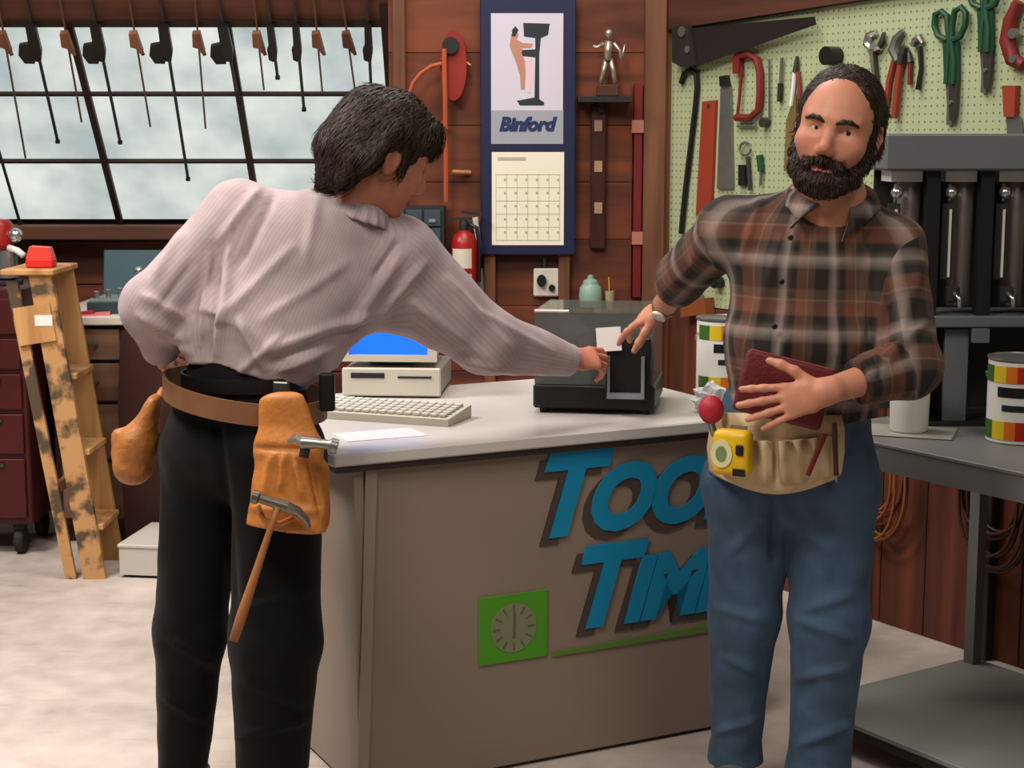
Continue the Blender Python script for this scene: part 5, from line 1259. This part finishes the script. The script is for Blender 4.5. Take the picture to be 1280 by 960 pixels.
# ------------------------------------------------------------------ the man in the lavender shirt, seen from behind
orgA = (PV(290, 1000, 3.88)[0], 3.88, 0.0)
manA = thing('person', 'person in a pale lavender shirt and black trousers leaning over the counter', 'person', orgA)
hcA = PV(478, 196, 4.0); RA = basis((.83, .40, -.42), (.42, .1, .9)); sA = 1.10
neckA = PV(428, 268, 4.0); chA = PV(392, 310, 4.0); waA = PV(312, 462, 3.88); peA = PV(300, 520, 3.87)
sLA, sRA = PV(300, 268, 3.98), PV(498, 318, 4.06)
eLA, wLA = PV(190, 385, 3.84), PV(203, 440, 3.95)
eRA, wRA = PV(604, 424, 4.18), PV(712, 450, 4.36)
hLA, hRA = PV(256, 560, 3.92), PV(347, 570, 3.82)
kLA, aLA = PV(238, 790, 3.92), PV(226, 985, 3.97); kRA, aRA = PV(345, 800, 3.82), PV(340, 990, 3.86)
sideA = np.array((.87, -.45, 0)); sideC = sRA - sLA
b = SDF(); head(b, hcA, RA, sA)
b.ec(hcA + RA @ np.array((0, -.02, -.07)) * sA, neckA, .058, .062, k=.03)
b.ec(neckA, chA, .065, (.14, .08), sideC, .05); b.ec(chA, waA, (.14, .08), (.12, .085), sideC, .05); b.ec(waA, peA, (.125, .085), (.13, .09), sideA, .05)
for sh, el, wr in ((sLA, eLA, wLA), (sRA, eRA, wRA)):
    b.ec(chA + (sh - chA) * .3, sh, .05, .048, k=.04); b.ec(sh, el, .048, .042, k=.02); b.ec(el, wr, .042, .028, k=.02)
for lh, kn, an in ((hLA, kLA, aLA), (hRA, kRA, aRA)):
    b.ec(peA, lh, .09, .08, k=.04); b.chain([lh, kn, an], [.075, .05, .035], k=.03); b.ec(an, an + np.array((.05, .08, -.04)), .03, .025, k=.02)
hand(b, wRA, PV(757, 446, 4.42) - wRA, (.05, -.70, .70), True, ((14, 30, 20), (22, 36, 24), (30, 42, 28), (38, 44, 30)), 1.0, 2, ((.25, .9, .45), 8))
hand(b, wLA, (.02, .93, -.36), (-.96, 0, .25), False, ((4, 10, 8),) * 4, .98, 3, ((.7, .7, .1), 10))
V, F = b.mesh('body', .0042); npmesh('body', V, F, m_skin2, manA, orgA, {'lip': lipattr(V, hcA, RA, sA)})
eyes(manA, orgA, hcA, RA, sA, RA @ np.array((0, 1, -.2)))
m_hairA = hair_mat('hair_brown', (26, 18, 13), (78, 58, 44)); HA = lambda x, y, z: hcA + RA @ (np.array((x, y, z)) * sA)
h = SDF()
h.el(HA(0, -.02, .055), tuple(v * sA for v in (.094, .112, .092)), RA, .02); h.el(HA(0, -.07, -.0), tuple(v * sA for v in (.088, .075, .09)), RA, .02)
h.ec(HA(0, -.10, -.02), HA(0, -.085, -.085), .055, .04, k=.03); h.ec(HA(-.05, .062, .088), HA(.05, .062, .088), .034, .034, k=.03); h.ec(HA(-.04, .080, .070), HA(.04, .080, .070), .022, .022, k=.02)
for q in (-1, 1): h.ec(HA(q * .078, -.02, .06), HA(q * .086, -.05, -.02), .03, .026, k=.02); h.ec(HA(q * .077, .022, .055), HA(q * .076, .026, -.005), .016, .012, k=.012); h.ec(HA(q * .07, -.075, -.02), HA(q * .06, -.075, -.075), .03, .024, k=.02)
h.el(HA(0, .10, -.02), tuple(v * sA for v in (.085, .07, .075)), RA, .012, neg=True)
for q in (-1, 1): h.el(HA(q * .096, -.004, -.004), tuple(v * sA for v in (.03, .022, .034)), RA, .01, neg=True)
V, F = h.mesh('hair', .005); N_ = normals(V, F); V = V + N_ * (.005 * wob(V * np.array((1, 1, .5)), 60, 31) + .002 * wob(V * np.array((1, 1, .3)), 200, 32))[:, None]
hr_ = npmesh('hair', V, F, m_hairA, manA, orgA, label='thick brown hair covering the neck')
strands('hair_locks', V, normals(V, F), lambda p: (p - HA(0, 0, .16)) * 6 + RA @ np.array((0, -.45, -.5)), 6500, .045, .003, m_hairA, hr_, orgA, 7, .005)
for q in (-1, 1):
    h = SDF(); h.chain([HA(q * .013, .0985, .030), HA(q * .033, .094, .036), HA(q * .054, .078, .030)], [.005, .0055, .0035], k=.005); V, F = h.mesh('eyebrow', .0025); npmesh('eyebrow', V, F, m_hairA, manA, orgA)
# shirt
m_lav = cloth_mat('lavender_shirting', (182, 164, 166), 'stripe', (172, 153, 158))
s = SDF()
s.ec(PV(310, 466, 3.88), PV(322, 430, 3.89), (.148, .116), (.176, .132), sideA, .05, cap0=True)
s.ec(PV(322, 430, 3.89), PV(372, 335, 3.97), (.176, .132), (.20, .125), sideC, .06, cap0=True)
s.ec(PV(372, 335, 3.97), PV(420, 280, 4.0), (.19, .115), (.10, .08), sideC, .06)
s.ec(PV(400, 290, 3.99), sLA, .075, .080, k=.05); s.ec(PV(425, 290, 4.0), sRA, .075, .088, k=.05)
s.ec(PV(420, 285, 4.0), PV(440, 258, 4.0), .085, .066, k=.03, cap1=True)
s.ec(sLA, eLA, .080, .070, k=.03); s.ec(eLA, wLA, .070, .046, k=.03, cap1=True)
s.ec(sRA, eRA, .096, .086, k=.04); s.ec(eRA, wRA, .086, .044, k=.03, cap1=True)
s.ec(PV(425, 385, 4.0), PV(404, 450, 3.95), (.085, .06), (.034, .03), sideA, .05, cap1=True); s.ec(PV(455, 350, 4.02), PV(545, 396, 4.12), .080, .080, k=.06); s.ec(PV(440, 385, 4.02), PV(490, 388, 4.07), .055, .045, k=.06)     # shirt hanging under the arm
s.ec(PV(250, 415, 3.86), PV(258, 448, 3.86), (.05, .06), (.04, .05), sideA, .04, cap1=True)
s.el(HA(0, -.01, -.11), (.064, .064, .055), None, .012, neg=True)
def postA(V, N):
    V = V + N * (.005 * wob(V * np.array((1, 1, .7)), 22, 41) + .0025 * wob(V, 52, 42))[:, None]
    L = [((325, 235), (275, 300), 3.85, .012, .012), ((345, 240), (300, 330), 3.85, .010, -.010), ((290, 300), (272, 440), 3.8, .013, .014), ((262, 320), (250, 430), 3.8, .010, .010), ((275, 340), (262, 450), 3.8, .007, -.010),
         ((365, 310), (275, 400), 3.82, .013, .010), ((430, 330), (330, 400), 3.82, .014, .008), ((470, 390), (330, 440), 3.82, .012, .012), ((460, 420), (350, 462), 3.82, .011, .013), ((450, 440), (380, 480), 3.82, .010, .012), ((455, 405), (340, 452), 3.82, .007, -.010),
         ((500, 320), (430, 420), 3.95, .016, .012), ((530, 330), (470, 400), 3.98, .012, .010), ((560, 350), (640, 440), 4.05, .012, .012), ((520, 380), (620, 455), 4.0, .014, .012), ((540, 440), (660, 470), 4.1, .012, .012), ((600, 390), (690, 440), 4.15, .010, .008), ((500, 300), (470, 345), 3.95, .010, -.012),
         ((180, 370), (235, 400), 3.78, .012, .012), ((175, 395), (230, 425), 3.78, .011, .012), ((225, 290), (190, 350), 3.82, .012, .009), ((240, 330), (200, 385), 3.8, .010, -.009), ((190, 415), (235, 440), 3.8, .011, .010), ((400, 235), (380, 330), 3.88, .014, .007), ((300, 400), (330, 460), 3.8, .011, .011), ((350, 420), (300, 465), 3.8, .009, .010)]
    return folds(V, N, L)
V, F = s.mesh('shirt', .005, postA)
bonA = [(waA, chA, .19, 0), (sLA, eLA, .075, .02), (eLA, wLA, .06, .01), (sRA, eRA, .08, .03), (eRA, wRA, .06, .04)]
npmesh('shirt', V, F, m_lav, manA, orgA, shirt_attr(V, bonA), label='pale lavender striped dress shirt')
s = SDF(); ctr = PV(446, 262, 4.0); up = RA[:, 2] * .6 + np.array((.1, 0, .5)); up /= np.linalg.norm(up); e1 = sideC / np.linalg.norm(sideC); e1 -= up * e1.dot(up); e1 /= np.linalg.norm(e1); e2 = np.cross(up, e1)
ringp = [ctr + .073 * (math.cos(a_) * e1 + math.sin(a_) * e2) for a_ in [math.radians(x) for x in range(0, 361, 20)]]
for p, q in zip(ringp, ringp[1:]): s.ec(p, q, (.007, .027), (.007, .027), ((p + q) / 2 - ctr) / .073 * .8 + up * .6, .01)
V, F = s.mesh('collar', .004); npmesh('collar', V, F, m_lav, manA, orgA, {'cloth': limb_uv(V, bonA[:1])})
dA = (wRA - eRA) / np.linalg.norm(wRA - eRA); s = SDF(); s.ec(wRA - dA * .065, wRA + dA * .004, .045, .043, k=.005, cap0=True, cap1=True); V, F = s.mesh('cuff', .004); V = V + normals(V, F) * (.002 * wob(V, 60, 9))[:, None]
npmesh('cuff', V, F, m_lav, manA, orgA, {'cloth': limb_uv(V, bonA[4:])})
# trousers
m_trs = cloth_mat('black_wool', (11, 11, 13)); s = SDF()
s.ec(PV(306, 478, 3.88), PV(302, 560, 3.87), (.150, .118), (.178, .132), sideA, .05)
for lh, kn, an, r0, r1, r2 in ((hLA, kLA, aLA, .104, .086, .056), (hRA, kRA, aRA, .110, .104, .086)):
    s.ec(peA + (lh - peA) * .8, lh, .11, r0, k=.06); s.ec(lh, kn, r0, r1, k=.035); s.ec(kn, an, r1, r2, k=.035, cap1=True)
def postT(V, N): return folds(V + N * (.005 * wob(V * np.array((1, 1, .5)), 24, 51) + .002 * wob(V, 55, 52))[:, None], N, [((270, 520), (285, 640), 3.75, .012, -.010), ((215, 800), (265, 830), 3.82, .013, .009), ((205, 870), (250, 900), 3.84, .012, .009), ((300, 850), (380, 880), 3.7, .014, .009), ((310, 760), (385, 740), 3.7, .013, .008), ((285, 640), (292, 760), 3.75, .012, -.012), ((300, 920), (385, 900), 3.7, .012, .009)])
V, F = s.mesh('trousers', .005, postT); npmesh('trousers', V, F, m_trs, manA, orgA, {'cloth': V.copy()}, label='black trousers')
for an in (aLA, aRA):
    s = SDF(); z0 = np.array((an[0], an[1], 0.0)); s.ec(z0 + (0, -.03, .05), z0 + (.01, .03, .06), .042, .042, k=.03); s.ec(z0 + (0, -.04, .034), z0 + (.01, .13, .03), (.042, .034), (.042, .027), (.87, -.45, 0), .03)
    V, F = s.mesh('shoe', .006); V[:, 2] = np.maximum(V[:, 2], .002); npmesh('shoe', V, F, m_black, manA, orgA)
s = SDF(); bc = PV(306, 480, 3.88)
# tool belt
tbo = Vector(bc); tbelt = thing('tool_belt', 'tan leather tool belt with two pouches worn over black trousers', 'tool belt', tbo)
m_lth = mat('tan_leather', (188, 118, 52), .55, var=.16, scale=18, bump=.3, bscale=60); m_web = mat('belt_leather', (128, 88, 58), .55, var=.14, scale=20); m_bbelt = mat('black_belt', (18, 17, 17), .4)
def hoop(name, c, ra, rb, hw, tk, m, parent, tilt=0.0, a0=0, a1=360, org=None):
    org = tbo if org is None else org
    e1 = np.array((.89, -.455, 0)); e2 = np.array((.455, .89, 0)); mb = MB(); A = []; n = 48
    for i in range(n + 1):
        t = math.radians(a0 + (a1 - a0) * i / n); cs, sn = math.cos(t), math.sin(t); ring = []
        for (dr, dz) in ((0, -hw), (tk, -hw), (tk, hw), (0, hw)):
            p = c + (ra + dr) * cs * e1 + (rb + dr) * sn * e2 + np.array((0, 0, dz - tilt * cs)); ring.append(mb.bm.verts.new(Vector(p) - org))
        A.append(ring)
    for p, q in zip(A, A[1:]):
        for k in range(4): mb.bm.faces.new((p[k], p[(k + 1) % 4], q[(k + 1) % 4], q[k]))
    return part(name, mb, m, parent, 'auto')
hoop('trouser_belt', bc + (0, 0, .012), .157, .126, .017, .005, m_bbelt, manA, org=Vector(orgA))
hoop('belt_strap', bc - (0, 0, .026), .196, .170, .026, .007, m_web, tbelt, .03)
def sd(name, s, m, parent, org, hh=.005, w=.003, sd_=1): V, F = s.mesh(name, hh); V = V + normals(V, F) * (w * wob(V, 45, sd_) + w * .5 * wob(V, 110, sd_ + 1))[:, None]; return npmesh(name, V, F, m, parent, org)
sX = np.array((.96, -.28, 0))
s = SDF(); YP = 3.655
s.ec(PV(352, 500, YP), PV(362, 560, YP), (.055, .02), (.078, .03), sX, .03); s.ec(PV(362, 560, YP), PV(357, 660, YP - .01), (.078, .036), (.096, .046), sX, .03, cap1=True); s.ec(PV(392, 590, YP), PV(388, 655, YP), (.035, .045), (.045, .045), sX, .02, cap1=True)
def postP(V, N): return folds(V, N, [((340, 570), (330, 620), 3.65, .010, .010), ((355, 570), (352, 610), 3.65, .008, .010), ((370, 575), (378, 620), 3.65, .009, .011), ((312, 635), (400, 640), 3.65, .010, .008), ((385, 570), (400, 640), 3.65, .008, -.012), ((320, 560), (380, 562), 3.65, .007, -.008)])
V, F = s.mesh('pouch', .0045, postP); V = V + normals(V, F) * (.003 * wob(V, 45, 5))[:, None]; pch = npmesh('pouch', V, F, m_lth, tbelt, tbo, label='large tan leather nail pouch')
s = SDF(); s.ec(PV(194, 502, 3.93), PV(175, 552, 3.93), (.020, .045), (.038, .06), (1, 0, 0), .03); s.ec(PV(173, 552, 3.93), PV(167, 582, 3.93), (.044, .065), (.048, .065), (1, 0, 0), .03); s.ec(PV(148, 545, 3.93), PV(150, 565, 3.93), .016, .02, k=.02)
sd('pouch', s, mat('tan_leather_dark', (164, 104, 50), .55, var=.16, scale=18, bump=.3), tbelt, tbo, .0045, .003, 9)
part('belt_buckle', MB().box(-.02, .02, -.006, .006, -.02, .02, bev=.003, M=Matrix.Translation(Vector(PV(352, 488, 3.66)) - tbo) @ Matrix.Rotation(-.4, 4, 'Z')), m_dkst, tbelt)
part('pouch_strap', MB().tube([Vector(PV(205, 486, 3.955)) - tbo, Vector(PV(201, 496, 3.945)) - tbo, Vector(PV(196, 506, 3.935)) - tbo], [.010, .014, .016], 8), m_lth, tbelt, True)
part('hammer_loop', MB().tube([Vector(PV(x, y, 3.585)) - tbo for x, y in ((322, 632), (330, 650), (350, 655), (366, 648))], .007, 8), m_lth, tbelt, True)
part('phone_holder', MB().box(-.018, .018, -.012, .012, -.045, .045, bev=.005, M=Matrix.Translation(Vector(PV(409, 490, 3.785)) - tbo)), m_black, tbelt)
# hammers
m_hw = wood('hammer_handle', (168, 110, 66), (126, 78, 46), .5, 'Z', 12)
Yh = 3.562
ha = P(345, 640, Yh); hb_ = P(292, 800, Yh - .02); ax = (ha - hb_).normalized(); sx = Vector((1, .1, 0)); sx = (sx - ax * sx.dot(ax)).normalized()
hm = thing('claw_hammer', 'claw hammer with a long wooden handle hanging from the tan pouch', 'hammer', M=frame(ha, sx, ax.cross(sx), ax)); ln = (ha - hb_).length
part('handle', MB().tube([(0, 0, .02), (0, 0, -.05), (0, 0, -ln * .5), (0, 0, -ln * .8), (0, 0, -ln)], [.012, .010, .013, .017, .015], 10, flat=.75), m_hw, hm, True)
mb = MB(); mb.tube([(-.062, 0, .018), (-.048, 0, .018), (-.044, 0, .018), (-.02, 0, .018), (.02, 0, .018)], [.015, .016, .010, .011, .014], 12); mb.tube([(.015, 0, .018), (.045, 0, .016), (.07, 0, .002), (.082, 0, -.012)], [.014, .011, .008, .003], 8)
part('head', mb, mat('hammer_steel', (120, 116, 104), .35, .8, var=.15, scale=20), hm, 'auto')
h2 = P(388, 556, 3.572)
hm2 = thing('claw_hammer', 'bright steel hammer head standing out of the top of the tan pouch', 'hammer', M=Matrix.Translation(h2) @ Matrix.Rotation(.25, 4, 'Y'))
mb = MB(); mb.tube([(.06, -.012, .012), (.046, -.012, .012), (.04, -.012, .012), (.012, -.005, .008), (-.018, 0, .0)], [.017, .018, .011, .012, .016], 12); mb.tube([(-.015, 0, .0), (-.035, 0, .008), (-.05, 0, -.006)], [.013, .009, .004], 8)
part('head', mb, m_steel, hm2, 'auto'); part('handle', MB().tube([(-.01, 0, .01), (-.008, -.002, -.03)], .011, 8), m_blk2, hm2)
